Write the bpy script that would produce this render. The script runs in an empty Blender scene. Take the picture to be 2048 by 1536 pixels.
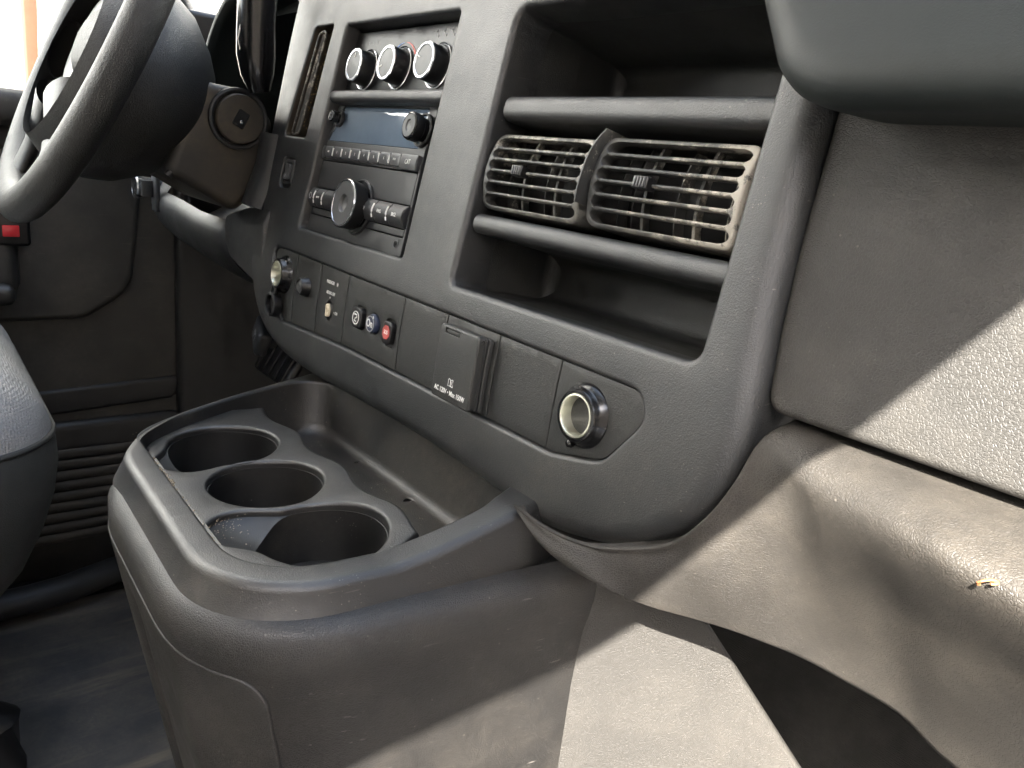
import bpy, bmesh, math, random
import numpy as np
from mathutils import Vector, Matrix
from mathutils.geometry import delaunay_2d_cdt
random.seed(7)
rad = math.radians
sc = bpy.context.scene
col = sc.collection
ZO = 0.75                                   # the lens hangs 0.75 m above the cab floor

# ------------------------------------------------------------------ camera
CX = np.array([0.60887096, 0.27821615, -0.74288083])      # van axes (across, forward, up) in lens axes
CY = np.array([0.7861111, -0.08609403, 0.61205977])
CZ = np.array([0.10632731, -0.95665228, -0.27112896])
RW = np.array([CX, CY, CZ])
FPX = 1530.0
cam_d = bpy.data.cameras.new('camera')
cam = bpy.data.objects.new('camera', cam_d); col.objects.link(cam)
right = RW @ np.array([1, 0, 0]); up = RW @ np.array([0, -1, 0]); back = RW @ np.array([0, 0, -1])
m = Matrix.Identity(4)
for i in range(3):
    m[i][0] = right[i]; m[i][1] = up[i]; m[i][2] = back[i]
m[2][3] = ZO
cam.matrix_world = m
cam_d.sensor_width = 36; cam_d.lens = 36 * FPX / 2048
cam_d.clip_start = 0.01; cam_d.clip_end = 500
sc.camera = cam

# ------------------------------------------------------------------ light
SUN = Vector((0.44, -0.64, 0.643)).normalized()
w = bpy.data.worlds.new('World'); sc.world = w; w.use_nodes = True
nt = w.node_tree; nt.nodes.clear()
o_ = nt.nodes.new('ShaderNodeOutputWorld'); bg = nt.nodes.new('ShaderNodeBackground'); sk = nt.nodes.new('ShaderNodeTexSky')
sk.sky_type = 'NISHITA'; sk.sun_disc = False
sk.sun_elevation = math.asin(SUN.z); sk.sun_rotation = math.atan2(SUN.x, SUN.y)
sk.dust_density = 1.6; sk.ozone_density = .6
hs = nt.nodes.new('ShaderNodeHueSaturation'); hs.inputs['Saturation'].default_value = .62
bg.inputs['Strength'].default_value = 0.15
nt.links.new(sk.outputs[0], hs.inputs['Color']); nt.links.new(hs.outputs[0], bg.inputs[0]); nt.links.new(bg.outputs[0], o_.inputs[0])
sd = bpy.data.lights.new('sun', 'SUN'); sd.energy = 3.9; sd.angle = rad(0.22); sd.color = (1.0, 0.94, 0.85)
so = bpy.data.objects.new('sun', sd); col.objects.link(so)
so.rotation_euler = SUN.to_track_quat('Z', 'Y').to_euler(); so.location = (3, -4, 6)
sc.view_settings.view_transform = 'Standard'; sc.view_settings.look = 'None'
sc.view_settings.exposure = 3.78; sc.view_settings.gamma = 1.0
sc.render.engine = 'CYCLES'
sc.cycles.max_bounces = 8; sc.cycles.diffuse_bounces = 5; sc.cycles.glossy_bounces = 4
sc.cycles.sample_clamp_indirect = 6.0
sc.cycles.use_denoising = True

# ------------------------------------------------------------------ materials
def mat(name, base, rough=0.5, grain=None, gscale=1.0, gstr=1.0, dust=0.0, dustcol=(0.22, 0.19, 0.15), specks=0.0, metal=0.0,
        dirt=None, coat=0.0, spec=0.5, smudge=0.12, emit=None, streak=0.0, scr=0.0):
    if max(base) < .12 and not metal: base = tuple(c * .50 for c in base)
    dustcol = tuple(c * .62 for c in dustcol)
    mt = bpy.data.materials.new(name); mt.use_nodes = True
    n = mt.node_tree; L = n.links.new
    b = n.nodes['Principled BSDF']
    b.inputs['Roughness'].default_value = rough; b.inputs['Metallic'].default_value = metal
    b.inputs['Coat Weight'].default_value = coat; b.inputs['Specular IOR Level'].default_value = spec
    def N(t, **k):
        x = n.nodes.new(t)
        for a, v in k.items(): setattr(x, a, v)
        return x
    tc = N('ShaderNodeTexCoord').outputs['Object']
    def noise(scale, det=4, rgh=.6, vec=tc, dim=None):
        x = N('ShaderNodeTexNoise'); x.inputs['Scale'].default_value = scale; x.inputs['Detail'].default_value = det
        x.inputs['Roughness'].default_value = rgh; L(vec, x.inputs['Vector']); return x.outputs['Fac']
    def mrange(v, a, c, d, e):
        x = N('ShaderNodeMapRange'); x.inputs[1].default_value = a; x.inputs[2].default_value = c
        x.inputs[3].default_value = d; x.inputs[4].default_value = e; L(v, x.inputs[0]); return x.outputs[0]
    def math_(op, a, c):
        x = N('ShaderNodeMath', operation=op)
        for i, v in enumerate((a, c)):
            if isinstance(v, (int, float)): x.inputs[i].default_value = v
            else: L(v, x.inputs[i])
        return x.outputs[0]
    def mix(f, a, c):
        x = N('ShaderNodeMix', data_type='RGBA')
        if isinstance(f, (int, float)): x.inputs[0].default_value = f
        else: L(f, x.inputs[0])
        for i, v in ((6, a), (7, c)):
            if isinstance(v, tuple): x.inputs[i].default_value = (*v, 1)
            else: L(v, x.inputs[i])
        return x.outputs[2]
    colr = tuple(base)
    big = noise(9, 5, .65)
    if smudge > 0:
        dk = tuple(c * (1 - smudge * 1.6) for c in base); lt = tuple(c * (1 + smudge * 1.6) for c in base)
        colr = mix(mrange(big, .3, .7, 0, 1), dk, lt)
        L(mrange(noise(23, 5, .7), .3, .7, rough - smudge * .7, rough + smudge * .7), b.inputs['Roughness'])
    if dust > 0:
        f = math_('MULTIPLY', mrange(big, .42, .72, 0, 1), mrange(noise(160, 6, .75), .35, .7, 0.25, 1))
        f = math_('MULTIPLY', f, dust)
        colr = mix(f, colr, dustcol)
    if dirt:                                      # thick dried dust: (amount, axis, from, to) grows along one object axis
        sx = N('ShaderNodeSeparateXYZ'); L(tc, sx.inputs[0])
        g = mrange(sx.outputs[dirt[1]], dirt[2], dirt[3], 0, dirt[0])
        f = math_('ADD', g, mrange(noise(70, 8, .8), .3, .7, -.5, .5))
        f = mrange(f, .42, .58, 0, 1)
        colr = mix(f, colr, dustcol)
    if streak > 0:
        mp = N('ShaderNodeMapping'); mp.inputs['Scale'].default_value = (30, 4, 220); L(tc, mp.inputs[0])
        f = math_('MULTIPLY', mrange(noise(1, 5, .7, mp.outputs[0]), .5, .75, 0, 1), streak)
        colr = mix(f, colr, dustcol)
    if scr > 0:
        tot = None
        for k, (ex, ey, ez) in enumerate(((.3, .5, .9), (1.1, .2, 2.2), (.7, 1.3, .1))):
            mp = N('ShaderNodeMapping'); mp.inputs['Rotation'].default_value = (ex, ey, ez); mp.inputs['Scale'].default_value = (520, 14, 520); L(tc, mp.inputs[0])
            f = mrange(noise(1, 2, .5, mp.outputs[0]), .70, .76, 0, 1)
            f = math_('MULTIPLY', f, mrange(noise(14 + 5 * k, 3), .50, .62, 0, 1))
            tot = f if tot is None else math_('MAXIMUM', tot, f)
        colr = mix(math_('MULTIPLY', tot, scr), colr, (.13, .12, .11))
    if specks > 0:
        v = N('ShaderNodeTexVoronoi'); v.inputs['Scale'].default_value = 130; L(tc, v.inputs['Vector'])
        f = mrange(v.outputs['Distance'], .05, .075, 1, 0)
        f = math_('MULTIPLY', f, mrange(noise(31, 2), .52, .60, 0, 1))
        v2 = N('ShaderNodeTexVoronoi'); v2.inputs['Scale'].default_value = 420; L(tc, v2.inputs['Vector'])
        f2 = math_('MULTIPLY', mrange(v2.outputs['Distance'], .10, .16, 1, 0), mrange(noise(60, 3), .58, .66, 0, .8))
        f = math_('MULTIPLY', math_('MAXIMUM', f, f2), specks)
        colr = mix(f, colr, (.17, .155, .13))
    if isinstance(colr, tuple): b.inputs['Base Color'].default_value = (*colr, 1)
    else: L(colr, b.inputs['Base Color'])
    if emit:
        b.inputs['Emission Color'].default_value = (*emit[0], 1); b.inputs['Emission Strength'].default_value = emit[1]
    h = None
    if grain == 'leather':
        wv = N('ShaderNodeTexNoise'); wv.inputs['Scale'].default_value = 260 * gscale; L(tc, wv.inputs['Vector'])
        ad = N('ShaderNodeVectorMath', operation='MULTIPLY_ADD'); L(wv.outputs['Color'], ad.inputs[0])
        ad.inputs[1].default_value = (.0035 / gscale,) * 3; L(tc, ad.inputs[2])
        v = N('ShaderNodeTexVoronoi', feature='DISTANCE_TO_EDGE'); v.inputs['Scale'].default_value = 430 * gscale
        L(ad.outputs[0], v.inputs['Vector'])
        h = mrange(v.outputs['Distance'], 0, .16, 0, 1)
        h = math_('ADD', h, math_('MULTIPLY', noise(900 * gscale, 3), .7)); dist = .00022 / gscale * gstr
    elif grain == 'fine':
        h = noise(1500 * gscale, 3, .7); dist = .00016 * gstr
    elif grain == 'cloth':
        wv = N('ShaderNodeTexVoronoi'); wv.inputs['Scale'].default_value = 260 * gscale; wv.inputs['Randomness'].default_value = .35
        L(tc, wv.inputs['Vector']); h = wv.outputs['Distance']; dist = .0012 * gstr
    if h is not None:
        bp = N('ShaderNodeBump'); bp.inputs['Strength'].default_value = 1.0; bp.inputs['Distance'].default_value = dist
        L(h, bp.inputs['Height']); L(bp.outputs[0], b.inputs['Normal'])
    return mt

TAN = (0.50, 0.46, 0.39)
GS = 1.55
M = dict(
    bezel=mat('trim_plastic', (.0255, .0280, .0305), .40, 'fine', .75, 2.4, dust=.22, specks=.7, spec=.8, scr=.7),
    bin=mat('bin_plastic', (.040, .042, .041), .46, 'fine', .75, 2.0, dust=.25, dustcol=(.16, .13, .09), specks=.5),
    leather=mat('grained_dash_skin', (.062, .059, .054), .60, 'leather', GS, 1.0, dust=.25, specks=.3, spec=.4, scr=.3),
    leather2=mat('grained_console_skin', (.034, .032, .0305), .42, 'leather', 1.9, 1.1, dust=.25, specks=.6, spec=.5, scr=.8),
    bolst=mat('grained_knee_skin', (.052, .047, .041), .56, 'leather', 1.7, 1.1, dust=.35, specks=.5, spec=.4, scr=.4),
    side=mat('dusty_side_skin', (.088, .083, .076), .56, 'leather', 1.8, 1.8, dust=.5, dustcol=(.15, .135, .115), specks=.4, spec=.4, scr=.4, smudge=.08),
    pad=mat('smooth_pad_skin', (.013, .020, .019), .6, 'fine', .8, .6, smudge=.05),
    tray=mat('tray_plastic', (.016, .016, .0165), .37, 'fine', .75, 1.8, dust=.35, specks=1.0, spec=.65, scr=.7),
    cup=mat('cup_plastic', (.009, .009, .009), .45, 'fine', dust=.25, specks=.9),
    radio=mat('radio_plastic', (.050, .052, .055), .42, 'fine', 1.3, .5, smudge=.05),
    key=mat('key_plastic', (.085, .088, .094), .38, smudge=.04),
    black=mat('black_plastic', (.012, .012, .013), .35, 'fine', 1.5, .5, smudge=.05),
    gloss=mat('gloss_black', (.008, .008, .009), .22, smudge=.05),
    gap=mat('dark_gap', (.006, .006, .006), .8, smudge=0),
    cap=mat('knob_cap', (.10, .103, .106), .4, smudge=.05),
    chrome=mat('satin_chrome', (.52, .53, .55), .22, metal=1, smudge=.03),
    metal=mat('socket_metal', (.62, .62, .52), .34, metal=.9, dust=.5, dustcol=(.3, .25, .15), smudge=.2),
    display=mat('display_glass', (.125, .17, .23), .07, coat=1, smudge=.16, dust=.8, dustcol=(.14, .17, .20)),  # blue base lightened to stand in for reflections on the glass
    white=mat('print_white', (.72, .72, .70), .6, smudge=0),
    grey=mat('print_grey', (.36, .37, .38), .6, smudge=0),
    blue=mat('blue_button', (.03, .045, .10), .35, smudge=.05),
    red=mat('red_button', (.40, .07, .06), .5, smudge=.05),
    printred=mat('print_red', (.5, .06, .04), .5, smudge=0), printblue=mat('print_blue', (.08, .18, .5), .5, smudge=0),
    cream=mat('cream_plastic', (.62, .55, .40), .45, smudge=.1),
    ventL=mat('dusty_vent', (.060, .061, .060), .45, 'fine', dust=.8, dustcol=(.50, .47, .40), dirt=(.44, 2, -.02, .05), smudge=.1),
    ventR=mat('muddy_vent', (.060, .061, .060), .5, 'fine', dust=.8, dustcol=TAN, dirt=(.66, 0, -.05, .055), smudge=.1),
    slot=mat('brown_dust_vent', (.055, .040, .024), .5, 'fine', dust=.7, dustcol=(.2, .15, .08)),
    wheel=mat('wheel_skin', (.042, .042, .040), .5, 'leather', 1.1, .9, smudge=.08),
    col=mat('column_plastic', (.034, .030, .024), .5, 'fine', dust=.7, dustcol=(.15, .11, .06)),
    dark=mat('dark_plastic', (.030, .031, .033), .5, 'fine', 1, .6),
    door=mat('door_skin', (.065, .064, .060), .55, 'fine', 1, .8, dust=.3, scr=.5),
    seatf=mat('seat_cloth', (.20, .20, .20), .85, 'cloth', 1.5, 1.0, smudge=.08),
    seatv=mat('seat_vinyl', (.052, .054, .052), .55, 'leather', 1.4, .6),
    mat_=mat('rubber_mat', (.110, .112, .115), .5, 'fine', .5, 1.2, dust=.9, dustcol=(.26, .22, .17), streak=1.0, specks=1.0, scr=.8),
    carpet=mat('carpet', (.040, .038, .035), .95, 'cloth', 2.5, .6, dust=.4, dustcol=(.09, .085, .07), smudge=.2),
    refl=mat('red_reflector', (.5, .02, .03), .25, smudge=0),
    shell=mat('roof_liner', (.70, .68, .65), .85, smudge=.05),
    paintw=mat('van_white_paint', (.7, .7, .7), .3, smudge=.02),
    conc=mat('concrete', (.42, .41, .39), .85, dust=.3, dustcol=(.3, .28, .25)),
    wallw=mat('white_wall', (.80, .80, .79), .8, smudge=.04),
    redp=mat('red_frame_paint', (.20, .035, .015), .5, smudge=.08),
    beige2=mat('blocker_brown', (.20, .17, .14), .8, smudge=.1),
    beige=mat('beige_siding', (.55, .50, .43), .8, smudge=.08),
    crumb2=mat('ochre_dust', (.26, .17, .07), .9, smudge=.2),
    wood=mat('wood_chip', (.30, .12, .045), .7, smudge=.1), crumb=mat('crumb', (.20, .16, .11), .9, smudge=.3),
)
def glassmat():
    mt = bpy.data.materials.new('window_glass'); mt.use_nodes = True; n = mt.node_tree; n.nodes.clear()
    o = n.nodes.new('ShaderNodeOutputMaterial'); t = n.nodes.new('ShaderNodeBsdfTransparent'); g = n.nodes.new('ShaderNodeBsdfGlossy')
    t.inputs[0].default_value = (.9, .93, .91, 1); g.inputs['Roughness'].default_value = .02
    f = n.nodes.new('ShaderNodeFresnel'); f.inputs[0].default_value = 1.5; mx = n.nodes.new('ShaderNodeMixShader')
    n.links.new(f.outputs[0], mx.inputs[0]); n.links.new(t.outputs[0], mx.inputs[1]); n.links.new(g.outputs[0], mx.inputs[2])
    n.links.new(mx.outputs[0], o.inputs[0]); return mt
M['glass'] = glassmat()

# ------------------------------------------------------------------ object helpers (coordinates: metres from the lens, +z up)
BASE = {}
def setp(o, label=None, cat=None, group=None, kind=None):
    if label: o['label'] = label
    if cat: o['category'] = cat
    if group: o['group'] = group
    if kind: o['kind'] = kind
    return o
def thing(name, label, cat, base, group=None):
    o = bpy.data.objects.new(name, None); col.objects.link(o); o.empty_display_size = .02
    o.location = (base[0], base[1], base[2] + ZO); BASE[o.name] = Vector(base)
    return setp(o, label, cat, group)
class MB:
    def __init__(s): s.v = []; s.f = []
    def add(s, vs, fs):
        k = len(s.v); s.v += [tuple(map(float, p)) for p in vs]; s.f += [tuple(i + k for i in f) for f in fs]; return s
    def grid(s, rows, closed=False, closed_r=False):
        n, mm = len(rows), len(rows[0]); vs = [p for r in rows for p in r]; fs = []
        for i in range(n if closed_r else n - 1):
            for j in range(mm if closed else mm - 1):
                a = i * mm + j; b_ = i * mm + (j + 1) % mm; i2 = (i + 1) % n
                fs.append((a, b_, i2 * mm + (j + 1) % mm, i2 * mm + j))
        return s.add(vs, fs)
    def build(s, name, mt, parent=None, angle=38, weld=True, base=None, sub=0, solid=0.0):
        me = bpy.data.meshes.new(name)
        if base is None:
            if parent is not None: base = BASE[parent.name]
            else:
                a = np.array(s.v); base = Vector((*(a[:, :2].mean(0)), a[:, 2].min()))
        base = Vector(base)
        me.from_pydata([(p[0] - base[0], p[1] - base[1], p[2] - base[2]) for p in s.v], [], s.f)
        bm = bmesh.new(); bm.from_mesh(me)
        if weld: bmesh.ops.remove_doubles(bm, verts=bm.verts, dist=4e-6)
        bmesh.ops.recalc_face_normals(bm, faces=bm.faces)
        for f in bm.faces: f.smooth = True
        bm.to_mesh(me); bm.free()
        me.set_sharp_from_angle(angle=rad(angle))
        me.materials.append(M[mt] if isinstance(mt, str) else mt)
        o = bpy.data.objects.new(name, me); col.objects.link(o)
        if parent is not None:
            o.parent = parent; BASE[o.name] = base
            # parts of parts keep the same base, so they sit at the origin of their parent
        else:
            o.location = (base[0], base[1], base[2] + ZO); BASE[o.name] = base
        if solid:
            md = o.modifiers.new('s', 'SOLIDIFY'); md.thickness = solid; md.offset = -1
        if sub:
            md = o.modifiers.new('u', 'SUBSURF'); md.levels = sub; md.render_levels = sub
        return o

# polygons --------------------------------------------------------
def rpoly(pts, step=.0016):
    """closed outline (CCW) from (x, y, corner radius)"""
    out = []; n = len(pts)
    for i in range(n):
        p = np.array(pts[i][:2], float); a = np.array(pts[i - 1][:2], float); b = np.array(pts[(i + 1) % n][:2], float)
        r = pts[i][2] if len(pts[i]) > 2 else 0
        d1 = (a - p) / np.linalg.norm(a - p); d2 = (b - p) / np.linalg.norm(b - p)
        ang = math.acos(max(-1, min(1, d1 @ d2)))
        if r <= 1e-6 or abs(ang - math.pi) < .01: out.append(p); continue
        t = min(r / math.tan(ang / 2), .49 * np.linalg.norm(a - p), .49 * np.linalg.norm(b - p)); r = t * math.tan(ang / 2)
        c = p + (d1 + d2) / np.linalg.norm(d1 + d2) * (r / math.sin(ang / 2))
        s0 = p + d1 * t - c; s1 = p + d2 * t - c
        a0 = math.atan2(s0[1], s0[0]); a1 = math.atan2(s1[1], s1[0])
        da = (a1 - a0 + math.pi) % (2 * math.pi) - math.pi
        k = max(3, int(abs(da) * r / step), int(abs(da) / .26))
        for j in range(k + 1):
            th = a0 + da * j / k; out.append(c + r * np.array([math.cos(th), math.sin(th)]))
    return resample(np.array(out), .012)
def resample(P, mx):
    out = []
    for i in range(len(P)):
        a, b = P[i], P[(i + 1) % len(P)]; L = np.linalg.norm(b - a)
        if L < 1e-7: continue
        k = max(1, int(math.ceil(L / mx)))
        for j in range(k): out.append(a + (b - a) * j / k)
    return np.array(out)
def rect(x0, x1, y0, y1, r=.003): return rpoly([(x0, y0, r), (x1, y0, r), (x1, y1, r), (x0, y1, r)])
def circ(x, y, r, n=40, ry=None): return np.array([(x + r * math.cos(t), y + (ry or r) * math.sin(t)) for t in np.linspace(0, 2 * math.pi, n, endpoint=False)])
def soft(P, it=10, step=.0035, closed=True):
    P = np.array(P, float)
    if closed:
        P = resample(P, step)
        for _ in range(it): P = P * .5 + (np.roll(P, 1, 0) + np.roll(P, -1, 0)) * .25
        return P
    seg_ = np.r_[0, np.cumsum(np.linalg.norm(np.diff(P, axis=0), axis=1))]; n_ = int(seg_[-1] / step)
    P = np.stack([np.interp(np.linspace(0, seg_[-1], n_), seg_, P[:, k]) for k in (0, 1)], 1)
    for _ in range(it): P[1:-1] = P[1:-1] * .5 + (P[:-2] + P[2:]) * .25
    return P
def area(P): return .5 * np.sum(P[:, 0] * np.roll(P[:, 1], -1) - np.roll(P[:, 0], -1) * P[:, 1])
def ccw(P): P = np.array(P, float); return P if area(P) > 0 else P[::-1]
def smooth_closed(P, it=2):
    P = np.array(P, float)
    for _ in range(it):
        Q = np.roll(P, -1, 0); P = np.stack([P * .75 + Q * .25, P * .25 + Q * .75], 1).reshape(-1, 2)
    return P
def offset(P, d):
    A = np.roll(P, 1, 0); B = np.roll(P, -1, 0)
    e1 = P - A; e2 = B - P
    e1 /= np.maximum(np.linalg.norm(e1, axis=1, keepdims=True), 1e-9); e2 /= np.maximum(np.linalg.norm(e2, axis=1, keepdims=True), 1e-9)
    n1 = np.stack([e1[:, 1], -e1[:, 0]], 1); n2 = np.stack([e2[:, 1], -e2[:, 0]], 1)
    nn = n1 + n2; l = np.linalg.norm(nn, axis=1, keepdims=True); nn /= np.maximum(l, 1e-6)
    c = np.maximum((nn * n1).sum(1, keepdims=True), .6)
    return P + nn / c * d
def inside(Q, P):
    x, y = Q[:, 0][:, None], Q[:, 1][:, None]; x1, y1 = P[:, 0][None], P[:, 1][None]; x2, y2 = np.roll(P[:, 0], -1)[None], np.roll(P[:, 1], -1)[None]
    c = ((y1 > y) != (y2 > y)) & (x < (x2 - x1) * (y - y1) / (y2 - y1 + 1e-15) + x1)
    return c.sum(1) % 2 == 1
def fill(mb, outer, holes, F, w, g=.012):
    """triangulated face between loops, mapped by F(x, y, w)"""
    pts = list(outer); edges = [(i, (i + 1) % len(outer)) for i in range(len(outer))]
    for h in holes:
        k = len(pts); pts += list(h); edges += [(k + i, k + (i + 1) % len(h)) for i in range(len(h))]
    B = np.array(pts)
    if g:
        xs = np.arange(B[:, 0].min(), B[:, 0].max(), g); ys = np.arange(B[:, 1].min(), B[:, 1].max(), g)
        G = np.array([(x + (.5 * g if j % 2 else 0), y) for j, y in enumerate(ys) for x in xs])
        if len(G):
            k = inside(G, outer)
            for h in holes: k &= ~inside(G, h)
            G = G[k]
            if len(G):
                d = np.sqrt(((G[:, None] - B[None]) ** 2).sum(2)).min(1); G = G[d > g * .45]; pts += list(G)
    vs, es, fs, *_ = delaunay_2d_cdt([Vector((float(p[0]), float(p[1]))) for p in pts], edges, [], 0, 1e-7)
    V = np.array([(v.x, v.y) for v in vs]); Fc = np.array([tuple(f) for f in fs]); C = V[Fc].mean(1)
    k = inside(C, outer)
    for h in holes: k &= ~inside(C, h)
    mb.add([F(x, y, w) for x, y in V], [tuple(f) for f in Fc[k]])
def ring(mb, loops, F):
    mb.grid([[F(x, y, w_) for x, y in P] for P, w_ in loops], closed=True)
def plate(mb, outer, F, r=.002, depth=.01, holes=(), w=0.0, g=.012, nr=4, back=False, flare=0.0):
    outer = ccw(outer)
    lo = [(offset(outer, -r * (1 - math.sin(t))), w - r * (1 - math.cos(t))) for t in np.linspace(0, math.pi / 2, nr + 1)]
    hl = []
    for h in holes:
        P = ccw(h['p']); hr = h.get('r', .002)
        hh = [(offset(P, hr * (1 - math.sin(t))), w - hr * (1 - math.cos(t))) for t in np.linspace(0, math.pi / 2, nr + 1)]
        hl.append(hh)
        d = h.get('d', .01); dr = h.get('draft', 0); fr = h.get('fr', 0)
        hh2 = [hh[-1]]
        if fr:
            hh2.append((offset(P, -dr), w - d + fr))
            for t in np.linspace(0, math.pi / 2, 4)[1:]:
                hh2.append((offset(P, -dr - fr * (1 - math.cos(t))), w - d + fr * (1 - math.sin(t))))
        else: hh2.append((offset(P, -dr), w - d))
        ring(mb, hh + hh2[1:], F)
        if h.get('floor', False): fill(mb, hh2[-1][0], [], F, hh2[-1][1], g)
    fill(mb, lo[0][0], [x[0][0] for x in hl], F, w, g)
    ring(mb, lo + [(offset(outer, flare), w - depth)], F)
    if back: fill(mb, offset(outer, flare), [], F, w - depth, g)
    return mb

# curved face of the centre dash: u across, s up the face, w out of it ----------
TI = [(-.30, -60), (-.26, -38), (-.225, -18), (-.19, -6), (-.13, 1), (-.075, 3), (-.03, 7.5), (0, 11), (.15, 11), (.22, 13), (.26, 20), (.32, 40), (.40, 75)]
_S = np.arange(-.30, .401, .001); _T = np.radians(np.interp(_S, [p[0] for p in TI], [p[1] for p in TI]))
t11 = rad(11); p0 = np.array([.30 * math.cos(t11) - .018 * math.sin(t11), -.30 * math.sin(t11) - .018 * math.cos(t11)])
_y = np.cumsum(np.sin(_T)) * .001; _z = np.cumsum(np.cos(_T)) * .001; _i = int(np.argmin(abs(_S)))
_y = _y - _y[_i] + p0[0]; _z = _z - _z[_i] + p0[1]
def P(u, s, w=0.0):
    y = float(np.interp(s, _S, _y)); z = float(np.interp(s, _S, _z)); t = float(np.interp(s, _S, _T))
    return (u, y - w * math.cos(t), z + w * math.sin(t))
def frame(u, s, w=0.0):
    """rigid frame on the dash face: local x across, y up the face, z out"""
    o = Vector(P(u, s, w)); t = float(np.interp(s, _S, _T))
    return Matrix(((1, 0, 0, o.x), (0, math.sin(t), -math.cos(t), o.y), (0, math.cos(t), math.sin(t), o.z), (0, 0, 0, 1)))
def lathe(mb, prof, Fm, n=40, ph=0.0, sy=1.0):
    rows = []
    for r, h in prof:
        rows.append([tuple(Fm @ Vector((r * math.cos(t + ph), r * sy * math.sin(t + ph), h))) for t in np.linspace(0, 2 * math.pi, n, endpoint=False)])
    mb.grid(rows, closed=True)
    return mb
def rbox(mb, c, size, r=.002, Fm=None, seg=3):
    bm = bmesh.new(); bmesh.ops.create_cube(bm, size=1)
    for v in bm.verts: v.co = Vector((v.co.x * size[0], v.co.y * size[1], v.co.z * size[2]))
    if r: bmesh.ops.bevel(bm, geom=list(bm.edges), offset=r, segments=seg, profile=.5, affect='EDGES')
    bm.verts.index_update(); Fm = Fm or Matrix.Identity(4); c = Vector(c)
    mb.add([tuple(Fm @ (v.co + c)) for v in bm.verts], [tuple(v.index for v in f.verts) for f in bm.faces]); bm.free(); return mb
def tube(mb, path, r, n=12, ry=None, closed=False, upv=(0, 0, 1)):
    path = [Vector(p) for p in path]; rows = []; k = len(path)
    for i, p in enumerate(path):
        if closed: t = (path[(i + 1) % k] - path[i - 1]).normalized()
        else: t = (path[min(i + 1, k - 1)] - path[max(i - 1, 0)]).normalized()
        a = t.cross(Vector(upv)); a = a.normalized() if a.length > 1e-4 else Vector((1, 0, 0)); b = a.cross(t).normalized()
        rr = r[i] if hasattr(r, '__len__') else r
        rows.append([tuple(p + a * (rr * math.cos(q)) + b * ((ry or rr) * math.sin(q))) for q in np.linspace(0, 2 * math.pi, n, endpoint=False)])
    mb.grid(rows, closed=True, closed_r=closed)
    if not closed:
        for rw in (rows[0], rows[-1]): mb.add(rw, [tuple(range(n))])
    return mb
_txt = 0
def text(body, size, Fm, mt, parent, name='lettering', bold=0.0, sx=1.0):
    cu = bpy.data.curves.new('t', 'FONT'); cu.body = body; cu.size = size; cu.align_x = 'CENTER'; cu.align_y = 'CENTER'
    cu.extrude = .00006; cu.offset = bold * size; cu.resolution_u = 3
    ob = bpy.data.objects.new('t', cu); col.objects.link(ob)
    dg = bpy.context.evaluated_depsgraph_get(); me = bpy.data.meshes.new_from_object(ob.evaluated_get(dg))
    bpy.data.objects.remove(ob); bs = BASE[parent.name]
    for v in me.vertices:
        v.co = (Fm @ Vector((v.co.x * sx, v.co.y, v.co.z))) - Vector(bs)
    me.materials.clear(); me.materials.append(M[mt])
    o = bpy.data.objects.new(name, me); col.objects.link(o); o.parent = parent; BASE[o.name] = bs
    return o
def T3(x, y, z=0): return Matrix.Translation((x, y, z))
def RZ(a): return Matrix.Rotation(rad(a), 4, 'Z')

# ================================================================== centre dash trim
def clipu(Pg, a, b):
    for sgn, lim in ((1, a), (-1, b)):
        out = []
        for i in range(len(Pg)):
            p, q = Pg[i], Pg[(i + 1) % len(Pg)]; dp, dq = sgn * (p[0] - lim), sgn * (q[0] - lim)
            if dp >= 0: out.append(p)
            if dp * dq < 0: out.append(p + (q - p) * dp / (dp - dq))
        Pg = np.array(out)
    k = np.linalg.norm(Pg - np.roll(Pg, 1, 0), axis=1) > 1e-5
    return Pg[k]
trim = thing('dash_trim', 'large dark grey centre dash trim panel with rounded lower corners around radio and vents', 'dashboard trim', P(-.48, -.12, 0))
OUT = [(-.812, .26), (-.812, .18), (-.810, .09), (-.812, .03), (-.808, -.016), (-.793, -.067), (-.772, -.097), (-.741, -.116), (-.694, -.1265), (-.634, -.128),
       (-.528, -.1235), (-.436, -.1215), (-.350, -.1250), (-.3186, -.1285), (-.286, -.1265), (-.238, -.112), (-.205, -.088), (-.189, -.0625), (-.1835, -.035),
       (-.1838, -.010), (-.188, .02), (-.1915, .061), (-.1935, .10), (-.194, .16), (-.195, .26)]
OUT = ccw(resample(smooth_closed(OUT, 2), .008))
H1 = rpoly([(-.6885, .0005, .004), (-.4985, .0015, .004), (-.4985, .1815, .004), (-.6800, .1835, .004)])
HS = rpoly([(-.7675, .083, .004), (-.7164, .0824, .004), (-.7066, .1862, .003), (-.7470, .1862, .006)])
HR = rect(-.7555, -.7260, .033, .063, .007)
H4 = rpoly([(-.4300, -.0055, .006), (-.2180, -.0045, .008), (-.2215, .1765, .006), (-.4300, .1775, .010)])
ST = rpoly([(-.7035, -.0905, .008), (-.56, -.0835, .1), (-.40, -.0815, .1), (-.302, -.0805, .02), (-.262, -.071, .02), (-.2385, -.040, .012), (-.247, -.0265, .010), (-.7415, -.0225, .009)], .0012)
ST = soft(ST, 7)
mb = MB()
plate(mb, OUT, P, r=.013, depth=.045, nr=6, g=.010, flare=.0, holes=[
    dict(p=H1, r=.0030, d=.022), dict(p=HS, r=.0022, d=.03), dict(p=HR, r=.0015, d=.0035, floor=True),
    dict(p=H4, r=.0042, d=.030), dict(p=ST, r=.0026, d=.0062, floor=True)])
mb.build('trim_plate', 'bezel', trim, 50)
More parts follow.
